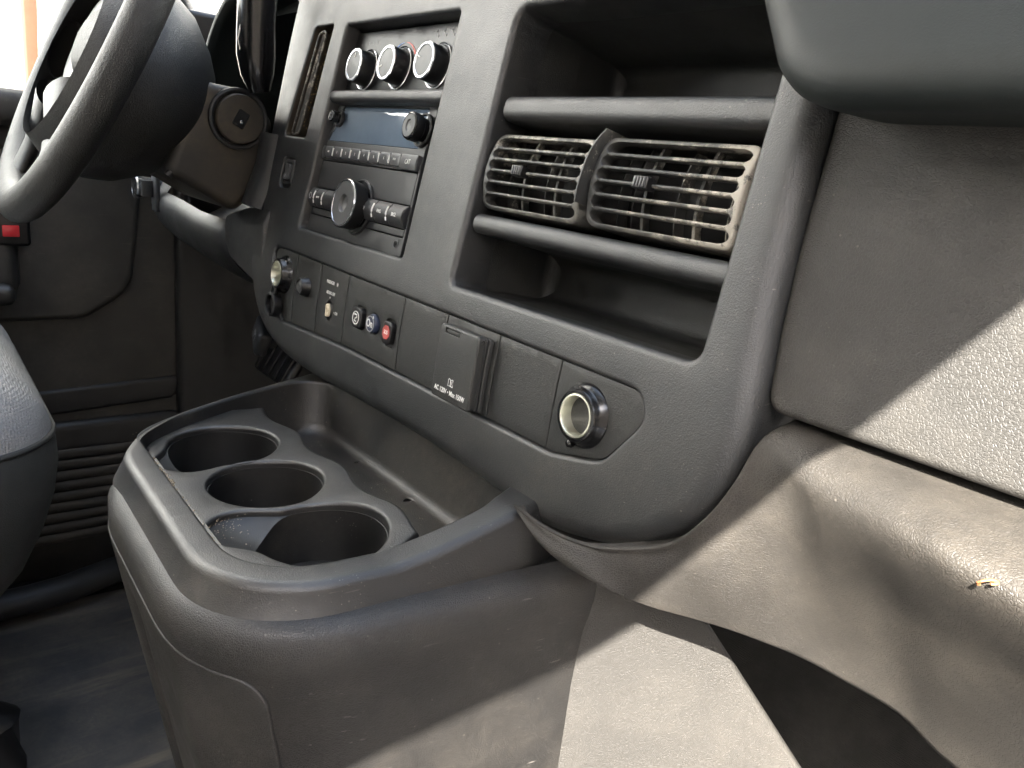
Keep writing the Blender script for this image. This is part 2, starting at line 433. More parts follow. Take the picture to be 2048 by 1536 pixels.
def pocket(name, poly, w0, w1, fr, dr, mt, par):
    q = ccw(poly); m_ = MB(); lo = [(q, w0), (offset(q, -dr), w1 + fr)]
    for t in np.linspace(0, math.pi / 2, 5)[1:]: lo.append((offset(q, -dr - fr * (1 - math.cos(t))), w1 + fr * (1 - math.sin(t))))
    ring(m_, lo, P); fill(m_, lo[-1][0], [], P, w1, .02); return m_.build(name, mt, par, 50)
pocket('storage_bin', rect(-.4310, -.2200, .1215, .1775, .004), -.026, -.100, .010, .004, 'bin', trim)
pocket('storage_bin', rect(-.4310, -.2170, -.0055, .0360, .004), -.026, -.085, .010, .004, 'bin', trim)
pocket('vent_pocket', rect(-.4310, -.2190, .0350, .1225, .004), -.026, -.075, .006, .001, 'gap', trim)
pocket('module_pocket', rect(-.6890, -.4970, .0, .1840, .003), -.020, -.030, .001, .0, 'gap', trim)
def bar(name, u0, u1, prof, par, mt='bezel', n=2):
    m_ = MB(); rows = []
    for u, sc_ in [(u0, .25), (u0 + .0008, .7), (u0 + .003, 1)] + [(u0 + (u1 - u0) * i / 8, 1) for i in range(1, 8)] + [(u1 - .003, 1), (u1, 1)]:
        c = np.mean(np.array(prof), 0)
        rows.append([P(u, c[0] + (s - c[0]) * sc_, c[1] + (w_ - c[1]) * sc_ - (1 - sc_) * .002) for s, w_ in prof])
    m_.grid(rows, closed=True); m_.add(rows[0], [tuple(range(len(prof)))]); return m_.build(name, mt, par, 60)
def barprof(s0, s1, w0, w1, r=.005):
    q = rpoly([(s0, w1, .001), (s0, w0, r * .9), (s1, w0, r), (s1, w1, .001)], .001); return [tuple(x) for x in q]
bar('shelf_lip', -.4275, -.2185, barprof(.1075, .1235, -.0045, -.060, .0068), trim)
bar('shelf_lip', -.4285, -.2165, barprof(.0325, .0455, -.0035, -.060, .0062), trim)
bar('cross_bar', -.6870, -.4975, barprof(.1165, .1272, -.0006, -.020, .0048), trim)
# ------------------------------------------------------------------ side slot vent at the left of the trim
sv = thing('slot_vent', 'narrow upright air vent full of brown dust left of the climate knobs', 'air vent', P(-.73, .085, -.01))
q = offset(ccw(HS), -.0006)
pocket('vent_wall', q, -.001, -.026, .001, .0, 'slot', sv)
m_ = MB(); fill(m_, offset(q, -.0012), [], P, -.0245, .02); m_.build('vent_back', 'gap', sv)
def sl(t, f): return (-.7645 + .0175 * t + f * (.0475 - .0045 * t), .0845 + .099 * t)
loop = [sl(t, .13) for t in np.linspace(.02, .97, 10)] + [sl(.985, .30), sl(.985, .40)] + [sl(t, .50) for t in np.linspace(.96, .03, 10)] + [sl(.015, .34), sl(.01, .22)]
m_ = MB(); tube(m_, [P(u, s_, -.0035) for u, s_ in smooth_closed(np.array(loop), 1)], .0008, 6, ry=.0010, closed=True); m_.build('vent_frame', 'ventL', sv)
for f0, f1, t0, t1_ in ((.22, .26, .03, .97), (.34, .36, .03, .55)):
    m_ = MB(); tube(m_, [P(*sl(t, f0 + (f1 - f0) * t), -.0055) for t in np.linspace(t0, t1_, 8)], .0005, 6, ry=.0012); m_.build('vane', 'ventL', sv)
m_ = MB()
for _ in range(90):
    t = random.gauss(.45, .16); f = random.gauss(.56, .07); u, s_ = sl(min(.95, max(.05, t)), f); crumb_p = P(u, s_, -.012 + random.random() * .008)
    k = random.uniform(.0002, .0006); a_ = random.random() * 3
    m_.add([(crumb_p[0] - k * math.cos(a_), crumb_p[1], crumb_p[2] - k), (crumb_p[0] + k, crumb_p[1] - k, crumb_p[2]), (crumb_p[0], crumb_p[1] + k, crumb_p[2] + k * 2.5), (crumb_p[0] + k * .3, crumb_p[1] - k, crumb_p[2] + k)], [(0, 1, 2), (1, 3, 2), (0, 3, 1), (0, 2, 3)])
m_.build('caked_dust', 'crumb2', sv, weld=False)['kind'] = 'stuff'
# ------------------------------------------------------------------ dimmer rocker
rk = thing('rocker_switch', 'small upright rocker switch below the dusty slot vent', 'switch', P(-.7405, .035, 0))
m_ = MB(); plate(m_, rect(-.7520, -.7292, .0360, .0604, .005), P, r=.0012, depth=.003, w=-.0005, holes=[dict(p=rect(-.7480, -.7330, .0400, .0570, .003), r=.0008, d=.003, floor=True)])
m_.build('switch_frame', 'bezel', rk)
m_ = MB(); plate(m_, rect(-.7470, -.7340, .0412, .0560, .002), lambda x, y, w: P(x, y, w + .9 * abs(y - .0486) * .25), r=.0010, depth=.004, w=.0004, g=.003); m_.build('paddle', 'key', rk)
text('\u25ae', .005, frame(-.7405, .0440, .0016), 'grey', rk, 'symbol')

# ------------------------------------------------------------------ climate control
hv = thing('climate_control', 'heater control panel with three round chrome rimmed dials above the radio', 'climate control', P(-.59, .13, -.014))
m_ = MB(); plate(m_, rpoly([(-.6875, .1290, .002), (-.4985, .1290, .002), (-.4985, .1800, .002), (-.6830, .1815, .002)]), P, r=.001, depth=.006, w=-.0135); m_.build('control_face', 'black', hv)
for i, u in enumerate((-.6475, -.5905, -.5325)):
    s = .1475; Fm = frame(u, s, -.0135)
    m_ = MB(); lathe(m_, [(.0175, 0), (.0178, .0012), (.0170, .0018), (.0158, .0014), (.0152, .0005)], Fm); m_.build('dial_ring', 'chrome', hv)
    m_ = MB(); lathe(m_, [(.0150, 0), (.0150, .003), (.0142, .0050), (.0140, .0120), (.0137, .0128)], Fm); kn = m_.build('dial', 'black', hv)
    m_ = MB(); lathe(m_, [(.0139, .0126), (.0141, .0134), (.0134, .0141), (.0118, .0141), (.0113, .0134)], Fm); m_.build('rim', 'chrome', kn)
    m_ = MB(); lathe(m_, [(.0114, .0132), (.0110, .0137), (.0001, .0139)], Fm); cp = m_.build('cap', 'cap', kn)
    a = (90, 200, 160)[i]
    m_ = MB(); rbox(m_, (.0085, 0, .01405), (.0042, .0009, .0004), 0, Fm @ RZ(a)); m_.build('pointer', 'white', kn)
# arc print, blue to red
for a0, a1, mt in ((150, 95, 'printblue'), (85, 30, 'printred')):
    m_ = MB(); rows = []
    for k, a in enumerate(np.linspace(a0, a1, 12)):
        wd = .0004 + .0018 * k / 11 if mt == 'printred' else .0022 - .0018 * k / 11
        rows.append([tuple(frame(-.5905, .1475, -.0132) @ Vector((r_ * math.cos(rad(a)), r_ * math.sin(rad(a)), 0))) for r_ in (.0205, .0205 + wd)])
    m_.grid(rows); m_.build('temperature_arc', mt, hv)
for u, t_ in ((-.655, 'o'), (-.648, ':'), (-.640, '8')): text(t_, .0042, frame(u, .1712, -.0134), 'grey', hv, 'symbol')
for u in (-.545, -.534, -.523):
    m_ = MB(); Fm = frame(u, .1735, -.0134)
    lathe(m_, [(.0006, 0), (.0006, .0002)], Fm @ T3(0, .0026), 10); tube(m_, [tuple(Fm @ Vector(p)) for p in ((.0, .0018, 0), (.0, -.0010, 0), (.0024, -.0014, 0), (.0024, -.0034, 0))], .0003, 6)
    tube(m_, [tuple(Fm @ Vector(p)) for p in ((-.0035, .0010, 0), (-.0014, .0010, 0))], .0003, 6); m_.build('symbol', 'grey', hv)

# ------------------------------------------------------------------ radio
ra = thing('car_radio', 'car radio with wide display, row of small keys and one large tuning knob', 'car radio', P(-.60, 0, -.008))
m_ = MB(); Fr = lambda x, y, w: P(x, y, w - .0036 * max(0, (y - .08) / .04) ** 1.3)
AUX = circ(-.5246, .0102, .0032, 20)
plate(m_, rpoly([(-.6885, .0005, .002), (-.5145, .0010, .002), (-.5145, .1175, .004), (-.6885, .1175, .004)]), Fr, r=.0008, depth=.010, w=-.0082,
      holes=[dict(p=rpoly([(-.6850, .0835, .001), (-.5262, .0835, .001), (-.5262, .1150, .002), (-.6720, .1160, .004)]), r=.0006, d=.0012), dict(p=AUX, r=.0004, d=.008, floor=True),
             dict(p=rect(-.6868, -.5168, .0156, .0664, .001), r=.0003, d=.0040)])
m_.build('faceplate', 'radio', ra)
m_ = MB(); plate(m_, rpoly([(-.6846, .0840, .001), (-.5266, .0840, .001), (-.5266, .1146, .002), (-.6718, .1156, .004)]), Fr, r=.0003, depth=.002, w=-.0090); m_.build('display', 'display', ra)
m_ = MB(); plate(m_, rect(-.6859, -.5178, .0409, .0654, .001), P, r=.0004, depth=.002, w=-.0084); m_.build('disc_panel', 'radio', ra)
m_ = MB(); plate(m_, rect(-.6859, -.5178, .0166, .0220, .0006), P, r=.0004, depth=.002, w=-.0084); m_.build('lower_panel', 'radio', ra)
m_ = MB(); lathe(m_, [(.0034, 0), (.0034, .0006), (.0026, .0008), (.0022, .0)], frame(-.5246, .0102, -.0082), 24); lathe(m_, [(.0013, -.0005), (.0013, .0004)], frame(-.5246, .0102, -.0082), 12); m_.build('aux_socket', 'key', ra)
def key(u0, u1, s0, s1, w, mt, body=None, bow=.0, ts=.0036, r=.0006, tilt=0):
    c = (s0 + s1) / 2; h = (s1 - s0) / 2
    Fk = lambda x, y, ww: P(x, y, ww + bow * (1 - ((y - c) / h) ** 2))
    m_ = MB(); plate(m_, rect(u0, u1, s0, s1, .0008), Fk, r=r, depth=.006, w=w, g=.0025, nr=3); k = m_.build('key', mt, ra)
    if body: text(body, ts, frame((u0 + u1) / 2, c, w + bow + .0001), 'white', k, sx=.8)
ed = np.linspace(-.6795, -.5425, 9)
key(-.6885, -.6803, .0672, .0785, -.0060, 'key', bow=.0006)
for i in range(8): key(ed[i] + .0004, ed[i + 1] - .0009, .0682, .0785, -.0058, 'key', ('FAV', '1', '2', '3', '4', '5', '6', 'INFO')[i], bow=.0007, ts=.0034 if 0 < i < 7 else .0024)
for i in range(1, 8):
    m_ = MB(); rbox(m_, (0, 0, 0), (.0007, .0070, .0012), .0002, frame(ed[i] - .0002, .0734, -.0052)); m_.build('light_bar', 'white', ra)
key(-.5415, -.5165, .0665, .0785, -.0050, 'key', 'CAT', bow=.0008, ts=.0052)
# bowed lower key row
for a, b, t_ in ((-.6875, -.6745, '\u25ef'), (-.6735, -.6575, 'AM FM'), (-.6565, -.630, ''), (-.592, -.5625, 'REV'), (-.5617, -.5392, 'FWD'), (-.5384, -.5160, 'SRCE')):
    key(a, b, .0228, .0400, -.0066, 'radio', t_, bow=.0050, ts=.0040 if t_ != 'AM FM' else .0026, r=.0004)
for u in (-.6740, -.6570, -.5621, -.5388):
    m_ = MB(); tube(m_, [P(u, .0312 + d, -.0015 - 40 * d * d) for d in np.linspace(-.0055, .0055, 6)], .0006, 6); m_.build('light_bar', 'white', ra)
def knob(u, s, w0, prof, rimprof, capprof, ring_r, par, capmat='cap', rimmat='chrome', name='tuning_knob'):
    Fm = frame(u, s, w0)
    m_ = MB(); lathe(m_, [(ring_r, -.001), (ring_r, .0012), (ring_r - .0006, .0018), (ring_r - .0015, .0018), (ring_r - .0022, .0004)], Fm, 48); base = m_.build('knob_base', 'black', par)
    m_ = MB(); lathe(m_, [(ring_r - .0010, .0016), (ring_r - .0013, .0021), (ring_r - .0019, .0014)], Fm, 48); m_.build('ring', 'key', base)
    m_ = MB(); lathe(m_, prof, Fm, 56); k = m_.build(name, 'black', par)
    if rimprof: m_ = MB(); lathe(m_, rimprof, Fm, 56); m_.build('rim', rimmat, k)
    m_ = MB(); lathe(m_, capprof, Fm, 56); m_.build('cap', capmat, k)
knob(-.5965, .0310, -.0082, [(.0180, 0), (.0180, .002), (.0196, .0035), (.0203, .0120), (.0201, .0142)], [(.0201, .0138), (.0203, .0150), (.0196, .0158), (.0184, .0158), (.0181, .0150)],
     [(.0182, .0150), (.0176, .0155), (.0078, .0153), (.0072, .0148), (.0062, .0125), (.0035, .0112), (.0001, .0108)], .0235, ra)
knob(-.5225, .0975, -.0075, [(.0088, 0), (.0088, .004), (.0104, .0052), (.0106, .0110), (.0104, .0118)], [(.0102, .0115), (.0100, .0126), (.0090, .0132), (.0086, .0126)],
     [(.0087, .0128), (.0084, .0132), (.0046, .0131), (.0040, .0122), (.0001, .0118)], .0128, ra, 'cap', 'gloss', 'volume_knob')
knob(-.6690, .1035, -.0080, [(.0042, 0), (.0042, .003), (.0052, .0040), (.0053, .0080)], [(.0052, .0078), (.0050, .0086), (.0040, .0088)],
     [(.0042, .0086), (.0020, .0086), (.0016, .0078), (.0001, .0078)], .0076, ra, 'key', 'gloss', 'small_knob')

# ------------------------------------------------------------------ the two round cornered vents
def vent(u0, u1, s0, s1, wc, lab, mt, yaw, vl, fine):
    uc, sc_ = (u0 + u1) / 2, (s0 + s1) / 2
    t = thing('air_vent', lab, 'air vent', P(uc, s0, -.03), 'louvred air vents between the dash shelves')
    Fv = lambda x, y, w: P(x, y, wc + w - 10.0 * (y - sc_) ** 2 + yaw * (x - uc))
    n = 6; fr = .0026; a, b = s0 + fr, s1 - fr; st = (b - a) / n; pts = []
    x0, x1 = u0 + .0030, u1 - .0030; sr = .0088
    for i in range(n):                                        # scalloped right side, then left side
        c = a + st * (i + .5)
        for q_ in np.linspace(-78, 78, 9): pts.append((x1 - sr + sr * math.cos(rad(q_)), c + (st / 2) * math.sin(rad(q_)) / math.sin(rad(78))))
    for i in range(n - 1, -1, -1):
        c = a + st * (i + .5)
        for q_ in np.linspace(102, 258, 9): pts.append((x0 + sr + sr * math.cos(rad(q_)), c + (st / 2) * math.sin(rad(q_)) / math.sin(rad(78))))
    m_ = MB(); plate(m_, rect(u0, u1, s0, s1, .006), Fv, r=.0012, depth=.034, g=.004, nr=3, holes=[dict(p=np.array(pts), r=.0007, d=.009)]); m_.build('vent_frame', mt, t, 45)
    for i in range(1, n):
        s = a + st * i; m_ = MB(); rows = []
        pr = rpoly([(-.0095, .00030, .0002), (-.0095, -.00030, .0002), (-.0008, -.00075, .0003), (-.0001, 0, .0004), (-.0008, .00075, .0003)], .0006)
        for x in np.linspace(x0 + .0008, x1 - .0008, 12): rows.append([Fv(x, s + q_[1] * 1.25, q_[0]) for q_ in pr])
        m_.grid(rows, closed=True); m_.build('slat', mt, t, 50)
    def vane(x, th, w0, w1):
        m_ = MB(); rows = []
        for y in np.linspace(s0 + .002, s1 - .002, 8): rows.append([Fv(x + dx + lean * (y - sc_), y, ww) for dx, ww in ((-th, w0), (th, w0), (th, w1), (-th, w1))])
        m_.grid(rows, closed=True); m_.build('vane', mt, t)
    lean = .0
    for x in vl: vane(x, .0010, -.0098, -.0150)
    for x in fine: vane(x, .00035, -.0155, -.024)
    m_ = MB(); s = sc_ + .0005; xt = u0 + (u1 - u0) * .40
    Fm = Matrix.Translation(Fv(xt, s, .0)) @ frame(xt, s).to_3x3().to_4x4()
    rbox(m_, (0, 0, .0002), (.0105, .0066, .0075), .0009, Fm)
    tb = m_.build('thumb_tab', 'black', t)
    for k in (-1.5, -.5, .5, 1.5):
        m_ = MB(); rbox(m_, (k * .0021, 0, .0041), (.0010, .0050, .0009), .0003, Fm); m_.build('rib', 'key', tb)
    if mt == 'ventR':
        m_ = MB(); rows = []
        for th in np.linspace(-.5, 1.02, 12):
            s_ = sc_ + th * .0285; w_ = .0035 - .0085 * abs(th) ** 2.5; rows.append([P(u0 - .0028 + .0016 * th + d, s_, ww) for d, ww in ((-.0005, w_ - .022), (-.0005, w_), (.0005, w_), (.0005, w_ - .022))])
        m_.grid(rows, closed=True); m_.build('divider_blade', 'ventL', t)
    m_ = MB(); q_ = rect(u0 + .002, u1 - .002, s0 + .002, s1 - .002, .004); fill(m_, q_, [], Fv, -.033, .02); m_.build('vent_back', 'gap', t)
vent(-.4275, -.3325, .0495, .0990, -.0035, 'left of the two round cornered louvred vents, lightly dusty', 'ventL', .0, (-.396, -.364), (-.418, -.380, -.345))
vent(-.3245, -.2225, .0500, .1005, -.0020, 'right of the two louvred vents, caked with pale tan mud', 'ventR', .0, (-.290, -.254), (-.314, -.303, -.272, -.238, -.230))

# ------------------------------------------------------------------ the switch strip
dv = [-.745, -.6825, -.6305, -.5770, -.4858, -.4272, -.3676, -.3088, -.23]
STI = offset(ccw(ST), -.0007)
def module(i, w=-.0030, holes=(), mt='black2'):
    q = clipu(STI, dv[i] + .0004, dv[i + 1] - .0004); m_ = MB()
    plate(m_, resample(q, .004), P, r=.0006, depth=.003, w=w, holes=holes, g=.006, nr=2); return m_
def mod_thing(i, name, lab, cat, holes=(), w=-.0030, mt='bin', group=None):
    t = thing(name, lab, cat, P((max(dv[i], -.74) + min(dv[i + 1], -.24)) / 2, -.083, -.003), group)
    module(i, w, holes).build('panel', mt, t); return t
def outlet(i, u, s, lab, barrel_h, name='power_outlet'):
    t = mod_thing(i, name, lab, 'power outlet', group='power outlets in the switch strip'); Fm = frame(u, s, -.003)
    m_ = MB(); lathe(m_, [(.0185, -.0005), (.0178, .0012), (.0160, .0030), (.0152, .0040), (.0148, barrel_h), (.0142, barrel_h + .0010), (.0128, barrel_h + .0012), (.0122, barrel_h), (.0120, .0)], Fm, 48); m_.build('socket_collar', 'gloss', t)
    m_ = MB(); lathe(m_, [(.0121, barrel_h), (.0121, barrel_h + .0014), (.0112, barrel_h + .0016), (.0106, barrel_h + .0006), (.0104, -.020), (.0001, -.021)], Fm, 48); m_.build('socket_barrel', 'metal', t)
    m_ = MB(); lathe(m_, [(.0015, -.020), (.0015, -.014), (.0008, -.013)], Fm, 12); m_.build('contact', 'metal', t)
    return t, Fm
t1, F1 = outlet(0, -.7080, -.0470, 'leftmost power socket with its cap hanging from a loop below', .0075)
m_ = MB(); lathe(m_, [(.0118, 0), (.0122, .003), (.0118, .0075), (.0105, .0085), (.0092, .0080), (.0088, .0045), (.0001, .0042)], frame(-.7135, -.0775, -.001), 40); cpo = m_.build('cap', 'black', t1)
m_ = MB(); rbox(m_, (0, 0, 0), (.008, .010, .005), .0018, frame(-.7105, -.0635, .004)); m_.build('strap', 'gloss', cpo)
t2, F2 = outlet(7, -.2830, -.0515, 'rightmost open power socket in the rounded end of the switch strip', .0060)
m_ = MB(); lathe(m_, [(.0022, 0), (.0026, .0015), (.0020, .0035), (.0001, .0042)], frame(-.2868, -.0690, -.002), 16); rbox(m_, (0, .003, .001), (.0022, .006, .002), .0006, frame(-.2868, -.0690, -.002)); m_.build('cap_stub', 'gloss', t2)
t = mod_thing(1, 'knob_panel', 'small panel with one round black push knob beside the left power socket', 'switch panel')
m_ = MB(); Fm = frame(-.6555, -.0495, -.003); lathe(m_, [(.0092, 0), (.0090, .0015), (.0082, .0025), (.0078, .0065), (.0072, .0078), (.0062, .0078), (.0056, .0070)], Fm, 32); k_ = m_.build('push_knob', 'black', t)
m_ = MB(); lathe(m_, [(.0058, .0068), (.0050, .0074), (.0001, .0078)], Fm, 28); m_.build('cap', 'cap', k_)
t = mod_thing(2, 'airbag_switch', 'passenger air bag key switch panel with white lettering', 'switch panel', holes=[dict(p=circ(-.6060, -.0610, .0072, 32, .0088), r=.0005, d=.0028, floor=True)])
m_ = MB(); lathe(m_, [(.0060, 0), (.0060, .0022), (.0052, .0028), (.0001, .0028)], frame(-.6060, -.0610, -.006), 28); c_ = m_.build('key_cylinder', 'bin', t)
m_ = MB(); plate(m_, rpoly([(-.6092, -.0668, .002), (-.6036, -.0660, .0025), (-.6028, -.0590, .003), (-.6062, -.0545, .0025), (-.6098, -.0560, .002)], .0006), P, r=.0006, depth=.004, w=-.0012, g=.003,
                 holes=[dict(p=rect(-.6075, -.6050, -.0630, -.0592, .0004), r=.0002, d=.0015, floor=True)]); m_.build('key_slot', 'cream', c_)
text('PASSENGER', .0040, frame(-.6090, -.0368, -.0028), 'white', t, bold=.01, sx=.72); text('\u2739', .0050, frame(-.5955, -.0368, -.0028), 'white', t, 'symbol')
text('AIR BAG OFF', .0040, frame(-.6060, -.0458, -.0028), 'white', t, bold=.01, sx=.72); text('\u2022', .0065, frame(-.6062, -.0500, -.0028), 'white', t, 'symbol')
text('\u2022 ON', .0040, frame(-.5925, -.0610, -.0028), 'white', t, bold=.01, sx=.8)
t = mod_thing(3, 'assist_buttons', 'panel with black phone button, blue round button and red emergency button', 'switch panel', holes=[
    dict(p=rect(-.5570, -.5395, -.0640, -.0455, .005), r=.0006, d=.0028, floor=True), dict(p=circ(-.5245, -.0545, .0082, 32), r=.0006, d=.0028, floor=True), dict(p=rect(-.5075, -.4915, -.0670, -.0450, .0055), r=.0008, d=.0028, floor=True)])
m_ = MB(); plate(m_, rect(-.5562, -.5402, -.0632, -.0463, .0045), P, r=.0014, depth=.005, w=.0012, g=.004); b_ = m_.build('phone_button', 'black', t)
m_ = MB(); Fm = frame(-.5482, -.0548, .0013); lathe(m_, [(.0055, 0), (.0055, .0002), (.0047, .0002), (.0047, 0)], Fm, 28); m_.build('symbol', 'white', b_)
m_ = MB(); tube(m_, [tuple(Fm @ Vector(p)) for p in ((-.0020, .0026, 0), (.0016, .0026, 0), (.0020, .0010, 0), (-.0006, -.0006, 0), (-.0020, -.0022, 0), (.0012, -.0030, 0))], .0006, 6); m_.build('symbol', 'white', b_)
m_ = MB(); lathe(m_, [(.0076, 0), (.0077, .0046), (.0068, .0060), (.0001, .0064)], frame(-.5245, -.0545, -.0055), 36); b_ = m_.build('blue_button', 'blue', t)
text('On', .0088, frame(-.5252, -.0545, .0011), 'white', b_, bold=.012, sx=.85); text('*', .006, frame(-.5205, -.0500, .0011), 'white', b_, 'symbol')
m_ = MB(); lathe(m_, [(.0062, 0), (.0062, .0002), (.0056, .0002), (.0056, 0)], frame(-.5245, -.0545, .0010), 36); m_.build('ring_print', 'grey', b_)
m_ = MB(); plate(m_, rect(-.5062, -.4930, -.0645, -.0470, .004), P, r=.0012, depth=.004, w=.0002, g=.004); b_ = m_.build('emergency_button', 'black', t)
m_ = MB(); lathe(m_, [(.0056, 0), (.0056, .0004), (.0001, .0004)], frame(-.4996, -.0555, .0002), 8, ph=rad(22.5)); m_.build('octagon_print', 'red', b_)
text('SOS', .0044, frame(-.4996, -.0555, .0007), 'white', b_, bold=.01, sx=.75)
mod_thing(4, 'blank_panel', 'blank cover panel left of the outlet with flip cover', 'blank panel', group='blank panels in the switch strip')
mod_thing(6, 'blank_panel', 'blank cover panel between the flip cover outlet and right power socket', 'blank panel', group='blank panels in the switch strip')
t = mod_thing(5, 'mains_outlet', 'flip covered mains outlet marked AC 120V Max 150W', 'power outlet')
m_ = MB(); plate(m_, rect(-.4180, -.3715, -.0790, -.0305, .002), P, r=.0010, depth=.003, w=.0012); m_.build('outlet_base', 'bin', t)
m_ = MB(); plate(m_, rect(-.4175, -.3735, -.0788, -.0300, .0026), P, r=.0016, depth=.0062, w=.0085, holes=[dict(p=rect(-.4110, -.3945, -.0352, -.0320, .0003), r=.0003, d=.003, floor=True)]); cv = m_.build('flip_cover', 'bin', t)
m_ = MB(); plate(m_, rect(-.4183, -.3722, -.0795, -.0300, .003), P, r=.0008, depth=.0016, w=.0030, g=.02); m_.build('cover_gasket', 'black', t)
m_ = MB(); rbox(m_, (0, 0, 0), (.0150, .0026, .0022), .0006, frame(-.4028, -.0337, .0070)); m_.build('hinge', 'bin', cv)
m_ = MB(); lathe(m_, [(.0011, -.0008), (.0011, .0008)], Matrix.Translation(P(-.37355, -.0330, .0052)) @ Matrix.Rotation(rad(90), 4, 'Y'), 12); m_.build('hinge_pin', 'gap', cv)
text('AC 120V \u2022 Max 150W', .0048, frame(-.3958, -.0722, .0086) @ RZ(0), 'white', cv, bold=.008, sx=.80)
m_ = MB(); Fm = frame(-.3955, -.0652, .0086)
for sg in (-1, 1):
    tube(m_, [tuple(Fm @ Vector((sg * x, y, 0))) for x, y in ((0, -.0022), (.0026, -.0026), (.0026, .0018), (.0020, .0024), (.0002, .0018), (0, -.0022))], .00022, 6)
text('i', .0034, Fm @ T3(.0013, -.0002), 'white', cv, 'symbol', bold=.02); m_.build('book_symbol', 'white', cv)

# ================================================================== sight lines used to measure the rest of the cab
def ray(p): return RW @ np.array([(p[0] - 1024) / FPX, (p[1] - 768) / FPX, 1.0])
def pX(p, x): r = ray(p); return tuple(r * (x / r[0]))
def pY(p, y): r = ray(p); return tuple(r * (y / r[1]))
def pZ(p, z): r = ray(p); return tuple(r * (z / r[2]))

# ------------------------------------------------------------------ glove box
gb = thing('glove_box', 'grained grey glove box door with sunlit lower right half', 'glove box', P(-.05, -.016, -.012))
m_ = MB(); q = rpoly([(-.1832, -.0158, .009), (.30, -.0158, .012), (.30, .150, .01), (-.1950, .150, .008), (-.1922, .060, .4), (-.1878, .015, .3)], .002)
plate(m_, q, lambda x, y, w: P(x, y, w - .0105), r=.0042, depth=.022, g=.012, nr=5); m_.build('door_skin', 'leather', gb, 60)
# ------------------------------------------------------------------ overhanging dash pad above the glove box
pad = thing('dash_pad', 'smooth greenish grey dash pad overhanging the glove box', 'dash pad', (-.1, .30, .03))
m_ = MB(); q = rpoly([(-.1900, .0335, .050), (.34, .0335, .03), (.34, .24, .03), (-.262, .24, .05), (-.240, .100, .12)], .003)
plate(m_, q, lambda x, y, w: (x, .266 + (y - .03) * .42 - w, y), r=.020, depth=.09, g=.02, nr=8); m_.build('pad_skin', 'pad', pad, 70)
# ------------------------------------------------------------------ knee bolster
TOP = [(-.3245, -.1232), (-.307, -.1268), (-.2872, -.1262), (-.262, -.1215), (-.2349, -.1115), (-.2115, -.0945), (-.1935, -.0730), (-.1845, -.0520), (-.1800, -.0300), (-.172, -.0210), (-.150, -.0205), (-.120, -.0205), (-.085, -.0205), (.0, -.0205), (.14, -.0205), (.30, -.0205)]
BOT = [(1032, 1013), (1068, 1074), (1118, 1122), (1190, 1166), (1290, 1210), (1380, 1236), (1450, 1257), (1530, 1286), (1600, 1315), (1680, 1358), (1800, 1430), (1910, 1536)]
BOT = [pY(p, y) for p, y in zip(BOT, (.2605, .2615, .264, .268, .284, .297, .306, .315, .322, .328, .332, .334))] + [(-.033, .334, -.226), (.02, .334, -.226), (.14, .334, -.226), (.30, .334, -.226)]
RDG = [None] * 8 + [pY((1572, 990), .2905), pY((1645, 1032), .2835), pY((1728, 1074), .2755), pY((1840, 1128), .2640), pY((1965, 1182), .2580), (.0, .2555, -.1165), (.14, .2555, -.1165), (.30, .2555, -.1165)]
AMT = [.0002, .0008, .0016, .003, .0048, .0078, .0115, .0165, .022, .0275, .0325, .0355, .037, .0375, .0375, .0375]
def catm(V, n):
    V = np.array(V, float); out = []
    for i in range(len(V) - 1):
        a, b, c, d = V[max(i - 1, 0)], V[i], V[i + 1], V[min(i + 2, len(V) - 1)]
        for t in np.linspace(0, 1, n, endpoint=False):
            out.append(.5 * ((2 * b) + (-a + c) * t + (2 * a - 5 * b + 4 * c - d) * t * t + (-a + 3 * b - 3 * c + d) * t ** 3))
    out.append(V[-1]); return np.array(out)
TP = [P(u, s, (-.003, -.003, -.003, -.003, -.003, -.003, -.003, -.005, -.009, -.013)[i] if i < 10 else -.016) for i, (u, s) in enumerate(TOP)]
TP = [pY(p, y) for p, y in (((1031, 1008), .2610), ((1066, 1034), .2630), ((1108, 1060), .2665), ((1160, 1081), .2710), ((1222, 1093), .2750))] + TP[5:]
T_ = catm(TP, 5); B_ = catm(BOT, 5)
for q_ in range(8):
    RDG[q_] = tuple(np.array(TP[q_]) * .62 + np.array(BOT[q_]) * .38 + np.array([0, -1, .1]) * (.0002, .0008, .0016, .0026, .0036, .0046, .0054, .0058)[q_])
R_ = catm(RDG, 5); rows = []
for i in range(len(T_)):
    t, b, r0 = T_[i], B_[i], R_[i]; k = min(1, max(0, (i - 32) / 28.)); k = k * k * (3 - 2 * k)
    a1 = t * .5 + r0 * .5 + np.array([0, -1, .55]) * (.0075 * k + .0006); c1 = r0 * .62 + b * .38 + np.array([0, 1, .25]) * (.0035 * k - .0012 * (1 - k)); c2 = r0 * .25 + b * .75 + np.array([0, 1, .1]) * (.003 * k - .0010 * (1 - k))
    tk = min(1, max(0, i - 16) / 18.)
    prof_ = catm([t, a1, r0, c1, c2, b], 6)
    lipf = (1 - k) * .0020
    r_ = [t + np.array([0, .022, .004]) * tk, t + np.array([0, .006, .0012]) * tk]
    for n_, p in enumerate(prof_): r_.append(p + np.array([0, -1, .1]) * lipf * math.exp(-((n_ - 1.6) / 1.3) ** 2))
    r_ += [b + np.array([.0, .006, -.0005]), b + np.array([.0, .05, .012]) * min(1, i / 40.)]
    rows.append([tuple(p) for p in r_])
kb = MB().grid(rows).build('knee_bolster', 'bolst', None, 75)
setp(kb, 'grained lower dash panel curving under the trim and glove box, partly sunlit', 'dash panel')
